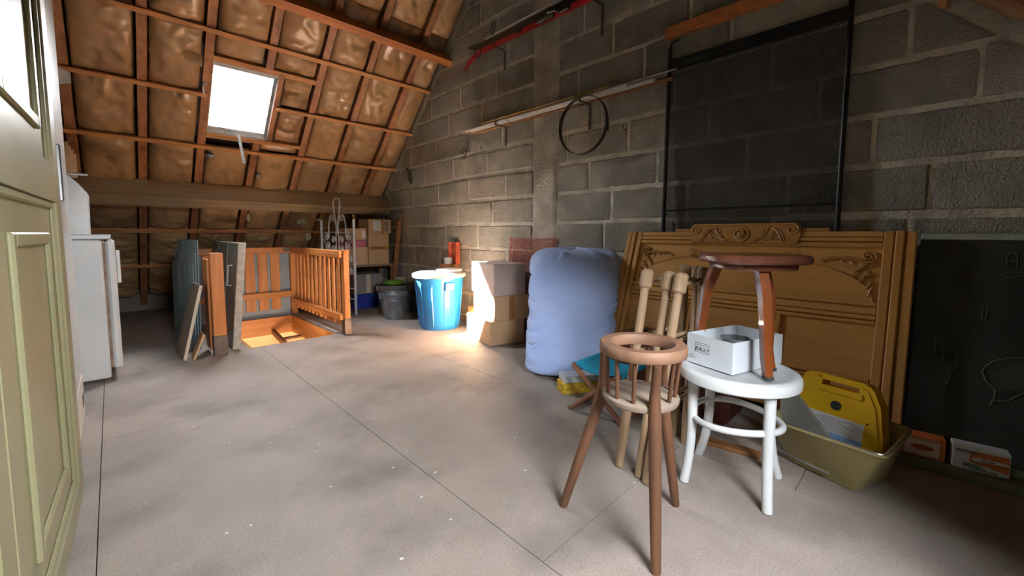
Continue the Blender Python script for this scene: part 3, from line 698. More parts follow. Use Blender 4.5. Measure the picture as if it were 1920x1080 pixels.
# ---- stack of three cardboard boxes
def sunbox(label, fl, fr, dep, z0, z1, m, tape=None, flap=True):
    fl = Vector((*fl, 0)); fr = Vector((*fr, 0)); e = fr-fl; L = e.length; e.normalize(); n = Vector((-e.y, e.x, 0)); c = (fl+fr)/2+n*dep/2
    return carton('cardboard_box', label, c.x-L/2, c.x+L/2, c.y-dep/2, c.y+dep/2, z0, z1, m, rot=math.atan2(e.y, e.x), tape=tape, flap=flap)
sunbox('bottom cardboard box of the stack standing beside the blue duvet bag', (1.972, 2.245), (2.262, 2.17), .42, 0, .182, 'cardboard')
sunbox('middle cardboard box of the stack, with a brown tape strip', (2.01, 2.235), (2.292, 2.15), .40, .1835, .372, 'cardboard', 'front')
sunbox('topmost greyish cardboard box of the stack in the sun', (2.005, 2.235), (2.268, 2.165), .40, .3735, .612, 'cardboard_grey')
solo(MB().bb(2.22, 2.42, 2.66, 2.82, 0, .20, .003), 'wood_block', 'pine', 'orange wooden block on the floor between the blue bin and the boxes', 'block')

# ================================================================== RIGHT SIDE, ALONG THE WALL
# ---- blue duvet bag
dbg = thing('duvet_bag', 'big pale blue fabric bag stuffed with a duvet, slumped against the wall', 'bag', (1.93, 1.48, 0))
bx_, by_ = Vector((.62, -.78, 0)), Vector((.78, .62, 0)); top = Vector((.255, .145, 0))
def bagfn(u, v):
    a = 2*PI*u; ca, sa = math.cos(a), math.sin(a); pw = .55
    cx_ = math.copysign(abs(ca)**pw, ca); sy_ = math.copysign(abs(sa)**pw, sa)
    zz = -1+2*v; prof = (1-abs(zz)**(15 if zz > 0 else 22))**.42 if abs(zz) < 1 else 0
    w_ = (.262+.028*v-.012*math.exp(-((v-.45)/.05)**2)); t_ = .15*(1-.12*v)
    z = .74*v
    q = Vector((cx_*1.5, sy_*1.5, z*4))
    n1 = .006*noise.noise(Vector((cx_*.9, sy_*.9, z*7+3*noise.noise(q))))+.005*noise.noise(Vector((cx_*2.2, sy_*2.2, z*24)))
    n1 += .026*abs(noise.noise(Vector((cx_*7, sy_*7, z*2.0))))*(math.exp(-(1-v)/.10)+.6*math.exp(-v/.05))
    w1 = .02*noise.noise(Vector((cx_*2.5, sy_*2, 4))); cr = 1.9*sum(-h_*math.exp(-((z-z_-sl_*cx_-w1)/wd_)**2)*max(0, .5+noise.noise(Vector((cx_*1.7, sy_*1.7, z_*31)))) for h_, z_, sl_, wd_ in ((.010, .30, .05, .010), (.009, .335, .10, .007), (.009, .41, -.03, .008), (.008, .25, .08, .007), (.007, .44, .02, .006), (.007, .20, .05, .006), (.006, .52, -.04, .007), (.006, .37, .06, .005)))
    k = 1+(n1+cr)/.2
    p = Vector((1.93, 1.48, 0))+bx_*(cx_*w_*prof*k)+by_*(sy_*t_*prof*k)+top*(v**1.1)
    return Vector((p.x, p.y, .004+z+.02*noise.noise(Vector((cx_*3, sy_*3, 9)))*max(0, (v-.8)*5)))
wpart(MB().grid(bagfn, 120, 110), 'cover', 'duvet', dbg, 180)
ct = Vector((1.93, 1.48, 0))+top*.97-by_*.10-bx_*.02
mb = MB()
for i in range(5): a = -.5+i*.25; mb.tube([ct+Vector((0, 0, .70)), ct+bx_*a*.12-by_*.03+Vector((0, 0, .715-.012*i)), ct+bx_*a*.2-by_*.055+Vector((0, 0, .66-.02*i))], [.012, .016, .004], 7)
wpart(mb, 'gathered_knot', 'duvet', dbg, 180)
# ---- yellow printed box, white box, folding stool
e = Vector((.182, -.107, 0)).normalized(); ang = math.atan2(e.y, e.x)
o = thing('yellow_box', 'flat yellow and black patterned box on the floor by the duvet bag', 'box', (1.641, 1.289, 0), ang)
part(MB().bb(0, .21, 0, .095, 0, .055, .002), 'body', 'yellow_print', o)
mb = MB()
for i in range(14):
    for j in range(3): mb.bb(.004+i*.0148+(.0074 if j % 2 else 0), .0095+i*.0148+(.0074 if j % 2 else 0), -.0008, .0004, .006+j*.016, .014+j*.016)
part(mb, 'printed_pattern', 'pole_brass', o, None)['kind'] = 'stuff'
o = thing('white_box', 'thin white carton on top of the yellow patterned box', 'box', (1.655, 1.295, .0555), ang-.05)
part(MB().bb(0, .19, .0, .09, 0, .034, .002), 'body', 'card_white', o); part(MB().bb(-.001, .191, -.001, .091, .022, .0355, .002), 'lid', 'card_white', o)
fs = thing('folding_stool', 'small folding stool with turquoise canvas seat and crossed wooden legs', 'stool', (1.67, 1.06, 0))
ZS = .205
def canv(u, v):
    y = 1.175-.245*u; x = 1.585+.235*v; z = ZS+.006-.028*math.sin(PI*u)
    return Vector((x, y, z))
mb = MB().grid(canv, 20, 6); mb.grid(lambda u, v: canv(u, v)-Vector((0, 0, .003)), 20, 6); wpart(mb, 'canvas_seat', 'turquoise', fs, 180)
for y in (1.175, .93): wpart(MB().cyl((1.578, y, ZS-.004), (1.828, y, ZS-.004), .011, n=12), 'seat_rail', 'stool_wood', fs); wpart(MB().tube([(1.583, y, ZS-.004), (1.823, y, ZS-.004)], .0135, 14, cap=False), 'canvas_hem', 'turquoise', fs)
for x, dx in ((1.572, -.055), (1.834, .02)):
    wpart(MB().bar((x, 1.175, ZS), (x+dx*.3, .90, .011), .016, .022, up=(1, 0, 0), b=.003), 'leg', 'stool_wood', fs)
    wpart(MB().bar((x-.017, .93, ZS), (x-.017+dx*.6, 1.15, .011), .016, .022, up=(1, 0, 0), b=.003), 'leg', 'stool_wood', fs)
for y, dd in ((.90, .0), (1.15, -.017)): wpart(MB().cyl((1.535+dd, y, .012), (1.845+dd, y, .012), .010, n=10), 'foot_rail', 'stool_wood', fs)
# ---- brown suitcase chest between bag and headboard
sc = thing('suitcase', 'dark red-brown leather suitcase on its side in front of the headboard', 'suitcase', (2.0, .84, 0))
def rrect(y0, y1, z0, z1, r, n=6):
    out = []
    for (cy_, cz_, a0) in ((y1-r, z1-r, 0), (y0+r, z1-r, PI/2), (y0+r, z0+r, PI), (y1-r, z0+r, 1.5*PI)):
        for i in range(n+1): a = a0+PI/2*i/n; out.append((cy_+r*math.cos(a), cz_+r*math.sin(a)))
    return out
wpart(MB().prism(rrect(.56, 1.12, 0, .335, .04), 0, 1.875, 1.955), 'shell', 'leather', sc); wpart(MB().prism(rrect(.56, 1.12, 0, .335, .04), 0, 1.958, 2.05), 'shell', 'leather', sc)
wpart(MB().prism(rrect(.565, 1.115, .004, .331, .038), 0, 1.955, 1.958), 'seam', 'leather', sc)
for y in (1.02, .66): wpart(MB().bb(1.935, 1.978, y-.02, y+.02, .3355, .342, .002), 'latch', 'dark_steel', sc)
wpart(MB().tube([(1.956, .78, .336), (1.956, .79, .358), (1.956, .89, .358), (1.956, .90, .336)], .006, 8), 'handle', 'leather', sc)
# ---- wooden airer: pairs of capped posts joined by dowels
ar = thing('clothes_airer', 'folded wooden clothes airer of pale posts with square caps and dowels', 'airer', (1.42, .66, 0))
near = [((1.266, .736), (1.427, .73, .70)), ((1.257, .654), (1.407, .637, .70)), ((1.241, .619), (1.381, .582, .70))]
far = [((1.64, .70), (1.629, .670, .71)), ((1.60, .64), (1.585, .605, .71)), ((1.59, .605), (1.572, .583, .71))]
def airpost(b, t, m):
    b = Vector((*b, .003)); t = Vector(t); d = (t-b).normalized()
    p = wpart(MB().tube([b, b+d*.1, b.lerp(t, .55), t-d*.06], [.014, .0165, .016, .0145], 12), 'post', 'grey_wood', ar, 60)
    R = axes(Vector((.77, .64, 0)), Vector((-.64, .77, 0)), (0, 0, 1)); z = d; x = (R.col[0]-z*R.col[0].dot(z)).normalized()
    wpart(MB().box(t-d*.03, (.043, .040, .072), axes(x, z.cross(x), z), .008), 'cap', 'grey_wood', p)
for (b, t), (b2, t2) in zip(near, far):
    airpost(b, t, 0); airpost(b2, t2, 0)
    B, T, B2, T2 = Vector((*b, 0)), Vector(t), Vector((*b2, 0)), Vector(t2)
    for k in (.945, .66, .58, .34): wpart(MB().cyl(B.lerp(T, k), B2.lerp(T2, k-.0), .0075, n=10), 'dowel', 'grey_wood', ar)

# ---- three-legged child's chair with a ring
hc = thing('child_chair', 'brown three-legged wooden child chair with round seat and ring backrest', 'chair', (1.02, .53, 0))
SC, RC = Vector((1.018, .533, .392)), Vector((.982, .508, .56))
SC = Vector((1.015, .531, 0)); RC = Vector((.985, .512, 0))
def tor(c, R, pr, n=56):      # lathe ring with a rectangular rounded section
    return MB().lathe([(R+a, z) for a, z in pr]+[(R+pr[0][0], pr[0][1])], c, n, cap0=False, cap1=False)
wpart(tor((RC.x, RC.y, 0), .094, [(-.014, .526), (-.016, .531), (-.016, .549), (-.012, .555), (.012, .555), (.017, .549), (.017, .531), (.013, .526)]), 'ring', 'chair_ring', hc, 50)
wpart(MB().lathe([(.085, .384), (.097, .386), (.101, .392), (.101, .401), (.095, .406), (0, .406)], (SC.x, SC.y, 0), 48), 'seat', 'seat_ply', hc, 40)
feet = [Vector((.919, .426, .0)), Vector((.954, .744, .0)), Vector((1.205, .503, .0))]
for f in feet:
    d = (f-SC); d.z = 0; d.normalize()
    a = RC+d*.101+Vector((0, 0, .526)); k = SC+d*.108+Vector((0, 0, .375)); k2 = SC+d*.103+Vector((0, 0, .43)); f = f+Vector((0, 0, .002))
    wpart(MB().tube([a, a.lerp(k2, .7), k2, k, k.lerp(f, .08), k.lerp(f, .6), f], [.0115, .0125, .0135, .0165, .0165, .0145, .0125], 10), 'leg', 'chair_wood', hc, 60)
for f in range(9):
    a0 = math.atan2(feet[f//3].y-SC.y, feet[f//3].x-SC.x); a1 = a0+(-1 if f//3 < 99 else 1)*2*PI/3*((f % 3)+1)/4
    if f % 3 == 1 or True:
        d = Vector((math.cos(a1), math.sin(a1), 0))
        wpart(MB().cyl(SC+d*.088+Vector((0, 0, .404)), RC+d*.094+Vector((0, 0, .529)), .0055, .005, 8), 'spindle', 'chair_wood', hc)
# ---- white bentwood stool
ws = thing('white_stool', 'white painted round bentwood stool with splayed legs and hoop stretcher', 'stool', (1.46, .42, 0))
SX, SY = 1.448, .416
wpart(MB().lathe([(.14, .362), (.168, .362), (.177, .368), (.179, .385), (.175, .397), (.166, .402), (.15, .402), (.145, .398), (0, .398)], (SX, SY, 0), 64), 'seat', 'white_paint', ws, 40)
for (fx, fy) in ((1.367, .294), (1.347, .536), (1.564, .57), (1.601, .319)):
    c = Vector((SX, SY, 0)); f = Vector((fx, fy, .003)); d = f-c; d.z = 0; r = d.length; d.normalize()
    pts = [c+d*(.138+(r-.138)*max(0, (t_-.35)/.65)**2.2)+Vector((0, 0, .363+(.003-.363)*t_)) for t_ in [k/12 for k in range(13)]]
    wpart(MB().tube(pts, [.0165-.002*k/12 for k in range(13)], 14), 'leg', 'white_paint', ws, 60)
wpart(MB().tube([(SX+.132*math.cos(2*PI*i/48), SY+.132*math.sin(2*PI*i/48), .235+.006*math.sin(4*PI*i/48)) for i in range(48)], .0105, 10, closed=True), 'stretcher_hoop', 'white_paint', ws, 60)
# ---- shoe box on it
bo = Vector((1.349, .402, .4025)); ef = Vector((.049, .16, 0)).normalized(); es = Vector((ef.y, -ef.x, 0))
sb = thing('shoe_box', 'open white shoe box with printed name panel on the white stool', 'box', bo, axes(-ef, -es, (0, 0, 1)))
Lf, Ls, Hh, t = .167, .262, .099, .003       # local: x from right corner (0) to left corner (-Lf), y negative goes deep
sb.matrix_basis = Matrix.Translation(bo) @ axes(ef*-1, es, (0, 0, 1)).to_4x4()
part(MB().bb(-Lf, 0, 0, t, 0, Hh), 'front_wall', 'card_white', sb, None); part(MB().bb(-Lf, 0, Ls-t, Ls, 0, Hh), 'back_wall', 'card_white', sb, None)
part(MB().bb(-t, 0, t, Ls-t, 0, Hh), 'side_wall', 'card_white', sb, None); part(MB().bb(-Lf, -Lf+t, t, Ls-t, 0, Hh), 'side_wall', 'card_white', sb, None)
part(MB().bb(-Lf+t, -t, t, Ls-t, 0, .003), 'base', 'card_white', sb, None)
RT = axes((1, 0, 0), (0, 0, 1), (0, -1, 0)).to_4x4()
def decal(txt, size, x, z, parent, m='print_dark', it=0., sx=1., y=-.0008):
    o = put('lettering', text_mesh(txt, size, m, it), parent); o.matrix_basis = Matrix.Translation((x, y, z)) @ RT @ Matrix.Diagonal((sx, 1, 1, 1)); return o
decal('BALLY', .017, -.109, .053, sb, it=.25, sx=1.05);
for k, (x, L, z, h) in enumerate(((-.130, .008, .0655, .0025), (-.120, .011, .0650, .0025), (-.107, .008, .0655, .0025), (-.097, .009, .0650, .0025), (-.157, .022, .027, .0016), (-.157, .010, .018, .0036), (-.145, .012, .018, .0036))):
    part(MB().prism([(x, z), (x+L*.3, z+h), (x+L*.5, z+h*.3), (x+L*.7, z+h), (x+L, z+h*.4), (x+L*.7, z+h*.5), (x+L*.5, z), (x+L*.3, z+h*.5)], 1, -.0007, .0002), 'small_print', 'print_dark', sb, None)
for (a, b, c, d) in ((-.135, -.082, .042, .0427), (-.135, -.082, .0733, .074), (-.135, -.1343, .042, .074), (-.0827, -.082, .042, .074)): part(MB().bb(a, b, -.0006, .0002, c, d), 'printed_frame', 'print_dark', sb, None)
mg = thing('enamel_mug', 'grey enamel mug with wire handle lying in the white shoe box', 'mug', bo+es*.10-(-ef)*0+ef*.06+Vector((0, 0, .0035)))
part(MB().lathe([(.036, 0), (.04, .002), (.042, .085), (.045, .087), (.045, .09), (.039, .09), (.036, .006), (0, .006)], n=32), 'body', 'zinc', mg, 50)
part(MB().tube([(.042, -.01, .08), (.06, -.014, .086), (.066, -.015, .07), (.058, -.013, .05), (.042, -.01, .045)], .003, 8), 'handle', 'steel', mg)
# ---- dark varnished stool standing on the white stool
vs = thing('varnished_stool', 'dark varnished wooden stool with curved legs standing on the white stool', 'stool', (1.47, .40, .402))
def oct(r, n=8, s=1.06): return [(1.47+r*s*math.cos(2*PI*(i+.5)/n+.8), .395+r*math.sin(2*PI*(i+.5)/n+.8)) for i in range(n)]
def slab(z0, z1, pts, ins):
    n = len(pts); c = (sum(p[0] for p in pts)/n, sum(p[1] for p in pts)/n); P = []
    for (zz, k) in ((z0, ins), (z0+.006, 0), (z1-.006, 0), (z1, ins)):
        for p in pts: d = math.hypot(p[0]-c[0], p[1]-c[1]); f = (d-k)/d; P.append((c[0]+(p[0]-c[0])*f, c[1]+(p[1]-c[1])*f, zz))
    return MB().add(P, [(i*n+k, i*n+(k+1) % n, (i+1)*n+(k+1) % n, (i+1)*n+k) for i in range(3) for k in range(n)]+[tuple(range(n))[::-1], tuple(range(3*n, 4*n))])
def roundpoly(r, pw=3.2, n=48, a0=-.785, sx=1.): return [(1.47+r*math.copysign(abs(math.cos(2*PI*i/n))**(2/pw), math.cos(2*PI*i/n))*math.cos(a0)-r*math.copysign(abs(math.sin(2*PI*i/n))**(2/pw), math.sin(2*PI*i/n))*math.sin(a0), .395+r*math.copysign(abs(math.cos(2*PI*i/n))**(2/pw), math.cos(2*PI*i/n))*math.sin(a0)+r*math.copysign(abs(math.sin(2*PI*i/n))**(2/pw), math.sin(2*PI*i/n))*math.cos(a0)) for i in range(n)]
wpart(slab(.748, .774, roundpoly(.143), .006), 'seat', 'varnish_top', vs, 40)
wpart(slab(.728, .7475, roundpoly(.112), .003), 'apron', 'varnish_top', vs, 40)
for (t, f) in (((1.405, .352), (1.381, .313)), ((1.452, .497), (1.49, .572)), ((1.505, .372), (1.485, .33))):
    t = Vector((*t, .729)); f = Vector((*f, .406)); o_ = (f-Vector((1.47, .40, f.z))); o_.z = 0; o_.normalize()
    pts = [t, t.lerp(f, .25)+o_*.012, t.lerp(f, .5)+o_*.006, t.lerp(f, .8)-o_*.004, f]
    mb = MB().tube(pts, [.0205, .020, .018, .016, .015], 4)
    lg = wpart(mb, 'leg', 'varnish', vs, 30); wpart(MB().tube([f+Vector((0, 0, -.0015)), f+Vector((0, 0, .008))], .0165, 4), 'foot_tip', 'rubber', lg, None)

# ---- carved oak headboard
HB_L, HB_W = .888, 1.305
zl = Vector((.3436, 0, .9391)); yl = Vector((.9391, 0, -.3436)); xl = Vector((0, -1, 0))
hb = thing('headboard', 'carved oak bed headboard with fan corners and scrolled crest leaning on the wall', 'headboard', (2.046, 1.337, .018), axes(xl, yl, zl))
part(MB().bb(.07, 1.235, .012, .03, .06, .82), 'back_panel', 'oak_x', hb, None)
for x0 in (0, HB_W-.10):
    for i, (a, b, th) in enumerate(((0, .032, .0), (.036, .064, -.006), (.068, .10, .0))):
        part(MB().bb(x0+a, x0+b, th-.006, .036, .0, HB_L-.012*(i == 9), .004), 'stile', 'oak_z', hb)
    part(MB().bb(x0+.002, x0+.098, .008, .03, .0, HB_L-.004), 'stile_core', 'oak_z', hb, None)
for z0, z1, y in ((.862, .888, -.004), (.840, .858, -.008), (.815, .836, -.004)): part(MB().bb(.10, 1.205, y, .03, z0, z1, .004), 'top_rail', 'oak_x', hb)
part(MB().bb(.10, 1.205, .009, .03, .81, .885), 'rail_core', 'oak_x', hb, None)
for z0, z1, y in ((.556, .574, -.004), (.520, .552, .002), (.498, .516, -.006), (.478, .494, .0)): part(MB().bb(.10, 1.205, y, .03, z0, z1, .004), 'mid_rail', 'oak_x', hb)
part(MB().bb(.10, 1.205, .010, .03, .476, .574), 'rail_core', 'oak_x', hb, None)
for z0, z1, y in ((.17, .238, .0), (.242, .26, -.006)): part(MB().bb(.10, 1.205, y, .03, z0, z1, .004), 'bottom_rail', 'oak_x', hb)
for x in (.43, .835): 
    for a in (0, .022): part(MB().bb(x+a, x+a+.02, -.001, .03, .26, .478, .003), 'muntin', 'oak_z', hb)
# arched field and fan carvings in its corners
def arcz(x, x0=.115, x1=1.19, zb=.575, zt=.755):
    t = (x-(x0+x1)/2)/((x1-x0)/2); return zb+(zt-zb)*math.sqrt(max(0, 1-abs(t)**2.6))
ap = [(.115+1.075*i/60, arcz(.115+1.075*i/60)) for i in range(61)]
part(MB().prism([(.112, .575)]+ap+[(1.193, .575)], 1, .006, .013), 'arched_field', 'oak_x', hb, None)
part(MB().tube([(x, .006, z) for x, z in ap], .0028, 6), 'arch_bead', 'carving', hb)
for s, X in ((1, .108), (-1, 1.197)):
    q = lambda x, z, y=.006: (X+s*x, y, z)
    def sp(cx_, cz_, r0, r1, a0, tn, n=30): return [q(cx_+(r0+(r1-r0)*i/n)*math.cos(a0+tn*2*PI*i/n), cz_+(r0+(r1-r0)*i/n)*math.sin(a0+tn*2*PI*i/n), .004) for i in range(n+1)]
    part(MB().tube(sp(.034, .775, .028, .004, -PI/2, -1.7), .0045, 7), 'scroll', 'carving', hb)
    part(MB().tube(sp(.325, .765, .034, .006, PI*.7, 1.5), .0028, 6), 'scroll', 'carving', hb)
    for (x0, z0, x1, z1, bul) in ((.015, .742, .16, .762, .012), (.01, .735, .085, .685, .02), (.01, .70, .06, .655, .012), (.008, .665, .035, .63, .006), (.10, .755, .20, .748, .012), (.012, .64, .025, .60, .003)):
        part(MB().tube([q(x0+(x1-x0)*i/10, z0+(z1-z0)*i/10+bul*math.sin(PI*i/10)+.003*math.sin(i*2.4), .005) for i in range(11)], [.003+.003*math.sin(PI*i/10) for i in range(11)], 6), 'fan_rib', 'carving', hb)
    for (x, z, r) in ((.05, .735, .014), (.085, .745, .013), (.12, .752, .011), (.035, .705, .013), (.06, .712, .011), (.025, .675, .011), (.15, .757, .009), (.02, .645, .008)):
        part(MB().grid(lambda u, v, x=x, z=z, r=r: Vector(q(x+r*(2*u-1), z+r*.8*(2*v-1), .012-.006*(1-(2*u-1)**2)*(1-(2*v-1)**2))), 5, 5), 'petal', 'carving', hb, 180)
# crest
cr0, cr1 = .392, .911; cc = (cr0+cr1)/2
crest = []
for i in range(13): a = PI-PI/2*i/12; crest.append((cr0+.03+.03*math.cos(a), .898+.03*math.sin(a)))
for i in range(13): a = PI/2-PI/2*i/12; crest.append((cr1-.03+.03*math.cos(a), .898+.03*math.sin(a)))
part(MB().prism([(cr0+.012, .822), (cr0, .862)]+crest+[(cr1, .862), (cr1-.012, .822)], 1, -.012, .028), 'crest_board', 'carving', hb)
part(MB().bb(.299, cr0, -.002, .026, .8885, .906, .003), 'crest_wing', 'carving', hb); part(MB().bb(cr1, 1.018, -.002, .026, .8885, .906, .003), 'crest_wing', 'carving', hb)
part(MB().bb(cr0+.02, cr1-.02, -.019, -.0125, .917, .927, .003), 'crest_bead', 'oak_x', hb)
for s in (-1, 1):
    q = lambda x, z, y=-.013: (cc+s*x, y, z)
    part(MB().tube([q(.225+(.028-.024*i/26)*math.cos(PI/2-1.6*2*PI*i/26), .893+(.028-.024*i/26)*math.sin(PI/2-1.6*2*PI*i/26)) for i in range(27)], .0045, 7), 'crest_scroll', 'oak_x', hb)
    for (x0, z0, x1, z1, bul, r) in ((.06, .835, .13, .912, -.02, .005), (.05, .828, .11, .905, -.025, .003), (.19, .83, .13, .905, .02, .005), (.20, .83, .15, .90, .02, .003), (.12, .835, .17, .88, .0, .004), (.08, .835, .15, .86, .01, .004), (.10, .832, .18, .845, .006, .004), (.14, .87, .16, .90, 0, .003)):
        part(MB().tube([q(x0+(x1-x0)*i/10+.002*math.sin(i*2.6), z0+(z1-z0)*i/10+bul*math.sin(PI*i/10)) for i in range(11)], [r*(.5+.8*math.sin(PI*(i+.5)/11)) for i in range(11)], 6), 'crest_leaf', 'carving', hb)
part(MB().lathe([(.002, .008), (.014, .007), (.016, .004), (.028, .005), (.031, .002), (.041, .004), (.044, 0)], n=40), 'rosette', 'carving', hb, 60).matrix_basis = Matrix.Translation((cc, -.0125, .868)) @ Matrix.Rotation(PI/2, 4, 'X')
part(MB().tube([(cc+.012*math.cos(4+i*.3)*(1+i*.06), -.0195, .868+.012*math.sin(4+i*.3)*(1+i*.06)) for i in range(20)], .003, 6), 'rosette_curl', 'oak_x', hb)

# ---- blackboard leaning beside it, with chalk drawings
bd = thing('blackboard', 'large dark chalkboard with faint chalk drawings leaning beside the headboard', 'blackboard', (2.115, .022, .004), axes(xl, yl, zl))
BW, BH = .95, .885
part(MB().bb(0, BW, 0, .012, .05, BH-.02), 'slate', 'slate', bd, None)
part(MB().bb(0, BW, -.006, .018, BH-.0195, BH+.006, .002), 'top_rail', 'board_frame', bd)
part(MB().bb(0, BW, -.004, .018, .0, .0495, .002), 'bottom_rail', 'board_rail', bd)
wpart(MB().bb(2.028, 2.105, -.93, .045, .0, .034, .002), 'chalk_ledge', 'board_rail', bd)
def bpx(px, py):      # a pixel on the board face
    P = np.array([2.115, .022, .004]); n = np.array(yl); w_ = onpl(px, py, P-n*.001, n)-Vector((2.115, .022, .004)); return (w_.dot(xl), -.0012, w_.dot(zl))
def chalk(pts, r=.0012, m='chalk', nm='chalk_line'): part(MB().tube([bpx(*p) for p in pts], r, 4, flat=(1, 1)), nm, m, bd, None)
zz = lambda L: [(1660+x/2.842, 420+y/2.842) for x, y in L]
chalk(zz([(268, 608), (304, 608), (300, 690), (262, 690), (268, 608)])); chalk(zz([(300, 662), (380, 680), (375, 740), (350, 800), (322, 855)])); chalk(zz([(305, 690), (312, 735), (345, 742), (335, 795), (352, 740)]))
chalk(zz([(645, 235), (648, 175), (665, 152), (695, 155), (706, 180), (703, 230)])); chalk(zz([(648, 200), (705, 195)])); chalk(zz([(610, 272), (660, 255), (739, 258)])); chalk(zz([(602, 298), (660, 285), (739, 275)]))
chalk(zz([(525, 450), (515, 505)]), .003, 'chalk_soft'); chalk(zz([(548, 455), (536, 508)]), .003, 'chalk_soft'); chalk(zz([(412, 305), (415, 330)]), .004, 'chalk_soft')
chalk(zz([(245, 310), (280, 270), (285, 290), (265, 335), (310, 345)]), .001, 'chalk_soft')
chalk(zz([(739, 715), (660, 715), (580, 730), (530, 760), (518, 790), (535, 835), (585, 880), (580, 930), (555, 970), (590, 945), (650, 945), (739, 900)]), .0022)
pp = [bpx(*p) for p in zz([(552, 800), (590, 775), (660, 762), (715, 745), (770, 735), (775, 880), (720, 890), (660, 885), (590, 895), (570, 840)])]
part(MB().add([(p[0], -.001, p[2]) for p in pp], [tuple(range(len(pp)))]), 'chalk_smear', 'chalk_soft', bd, None)
chalk(zz([(300, 998), (350, 998)]), .001, 'chalk_soft'); chalk([(1778, 778), (1790, 780)], .001, 'chalk_soft')
# ---- boxes on the chalk ledge
def ledgebox(name, label, px0, px1, pyb0, pyb1, hgt, dep, m, extra):
    zt = .036
    a, b = onz(px0, pyb0, zt), onz(px1, pyb1, zt); e = b-a; L = e.length; e.normalize()
    o = thing(name, label, 'box', a, axes(e, Vector((0, 0, 1)).cross(e), (0, 0, 1)))
    part(MB().bb(0, L, 0, dep, 0, hgt, .0015), 'body', m, o); extra(o, L, hgt, dep); return o
def x1(o, L, h, d):
    part(MB().bb(.008, L-.014, -.0012, .0004, .006, h-.012), 'front_panel', 'box_tan', o, None)
    part(MB().lathe([(.0, 0), (.030, 0)], n=32, ey=.45, cap0=False), 'printed_oval', 'print_red', o, None).matrix_basis = Matrix.Translation((L*.47, -.0018, h*.48)) @ RT @ Matrix.Diagonal((1, .75, 1, 1))
    for z in (.86, .8, .12): part(MB().bb(L*.15, L*.8, -.0018, .0, h*z, h*z+.0015), 'printed_line', 'tape', o, None)
def x2(o, L, h, d):
    part(MB().prism([(L*.3, h*.82), (L*.98, h*.86), (L*.98, h*.16), (L*.3, h*.36)], 1, -.0012, .0004), 'printed_field', 'print_orange', o, None)
    pen = MB().prism([(L*.33, h*.50), (L*.36, h*.58), (L*.45, h*.60), (L*.93, h*.60), (L*.985, h*.54), (L*.985, h*.50), (L*.4, h*.44)], 1, -.0018, -.0012); part(pen, 'printed_pen', 'paper', o, None)
    part(MB().bb(L*.35, L*.985, -.0019, -.0012, h*.425, h*.445), 'printed_line', 'print_dark', o, None); part(MB().bb(L*.5, L*.75, -.0021, -.0018, h*.51, h*.55), 'printed_line', 'print_dark', o, None)
    for (a, b, z) in ((.06, .42, .80), (.06, .46, .73), (.2, .5, .26), (.2, .55, .2), (.2, .6, .14), (.3, .8, .08)): part(MB().bb(L*a, L*b, -.0017, .0, h*z, h*z+.0022), 'printed_line', 'print_dark', o, None)
ledgebox('orange_box', 'small tan and orange box with printed oval on the blackboard ledge', 1690, 1771, 848, 868, .078, .05, 'print_orange', x1)
ledgebox('pen_box', 'white and orange box with printed pen on the blackboard ledge', 1784, 1893, 873, 900, .082, .05, 'card_white', x2)

# ---- plastic tub with yellow case and grey sheet
tb_ = thing('plastic_tub', 'yellowish translucent plastic tub on the floor in front of the headboard', 'tub', (1.80, .2, 0))
b0 = [(1.682, .118), (1.758, .33), (1.955, .262), (1.88, .045)]; t0 = [(1.607, .054), (1.655, .372), (1.965, .325), (1.905, .004)]
def loft(polys): 
    mb = MB(); n = 4; vs = [Vector(p) for P_ in polys for p in P_]
    return mb.add(vs, [(i*n+k, i*n+(k+1) % n, (i+1)*n+(k+1) % n, (i+1)*n+k) for i in range(len(polys)-1) for k in range(n)])
def rr(poly, r=.03, n=5):
    out = []
    for i in range(4):
        p = Vector(poly[i]); a = (Vector(poly[i-1])-p).normalized()*r; b = (Vector(poly[(i+1) % 4])-p).normalized()*r
        for k in range(n+1): t = k/n; out.append(tuple(p+a*(1-t)**2+b*t*t))
    return out
def loftr(levels):
    P_ = [[(*q, z) for q in rr(poly)] for poly, z in levels]; n = len(P_[0]); mb = MB()
    return mb.add([v for L_ in P_ for v in L_], [(i*n+k, i*n+(k+1) % n, (i+1)*n+(k+1) % n, (i+1)*n+k) for i in range(len(P_)-1) for k in range(n)]+[tuple(range(n))[::-1], tuple(range((len(P_)-1)*n, len(P_)*n))])
def scal(poly, k): cx_ = sum(p[0] for p in poly)/4; cy_ = sum(p[1] for p in poly)/4; return [(cx_+(p[0]-cx_)*k, cy_+(p[1]-cy_)*k) for p in poly]
def mixp(a, b, t): return [(p[0]+(q[0]-p[0])*t, p[1]+(q[1]-p[1])*t) for p, q in zip(a, b)]
wpart(loftr([(b0, .002), (t0, .17), (scal(t0, 1.035), .172), (scal(t0, 1.035), .180), (scal(t0, .97), .180), (scal(mixp(b0, t0, .05), .965), .012)]), 'shell', 'tub_plastic', tb_, 40)
rim = [Vector((*q, .181)) for q in rr(scal(t0, 1.02))]
wpart(MB().tube(rim, .003, 6, closed=True), 'rim_wire', 'steel', tb_)
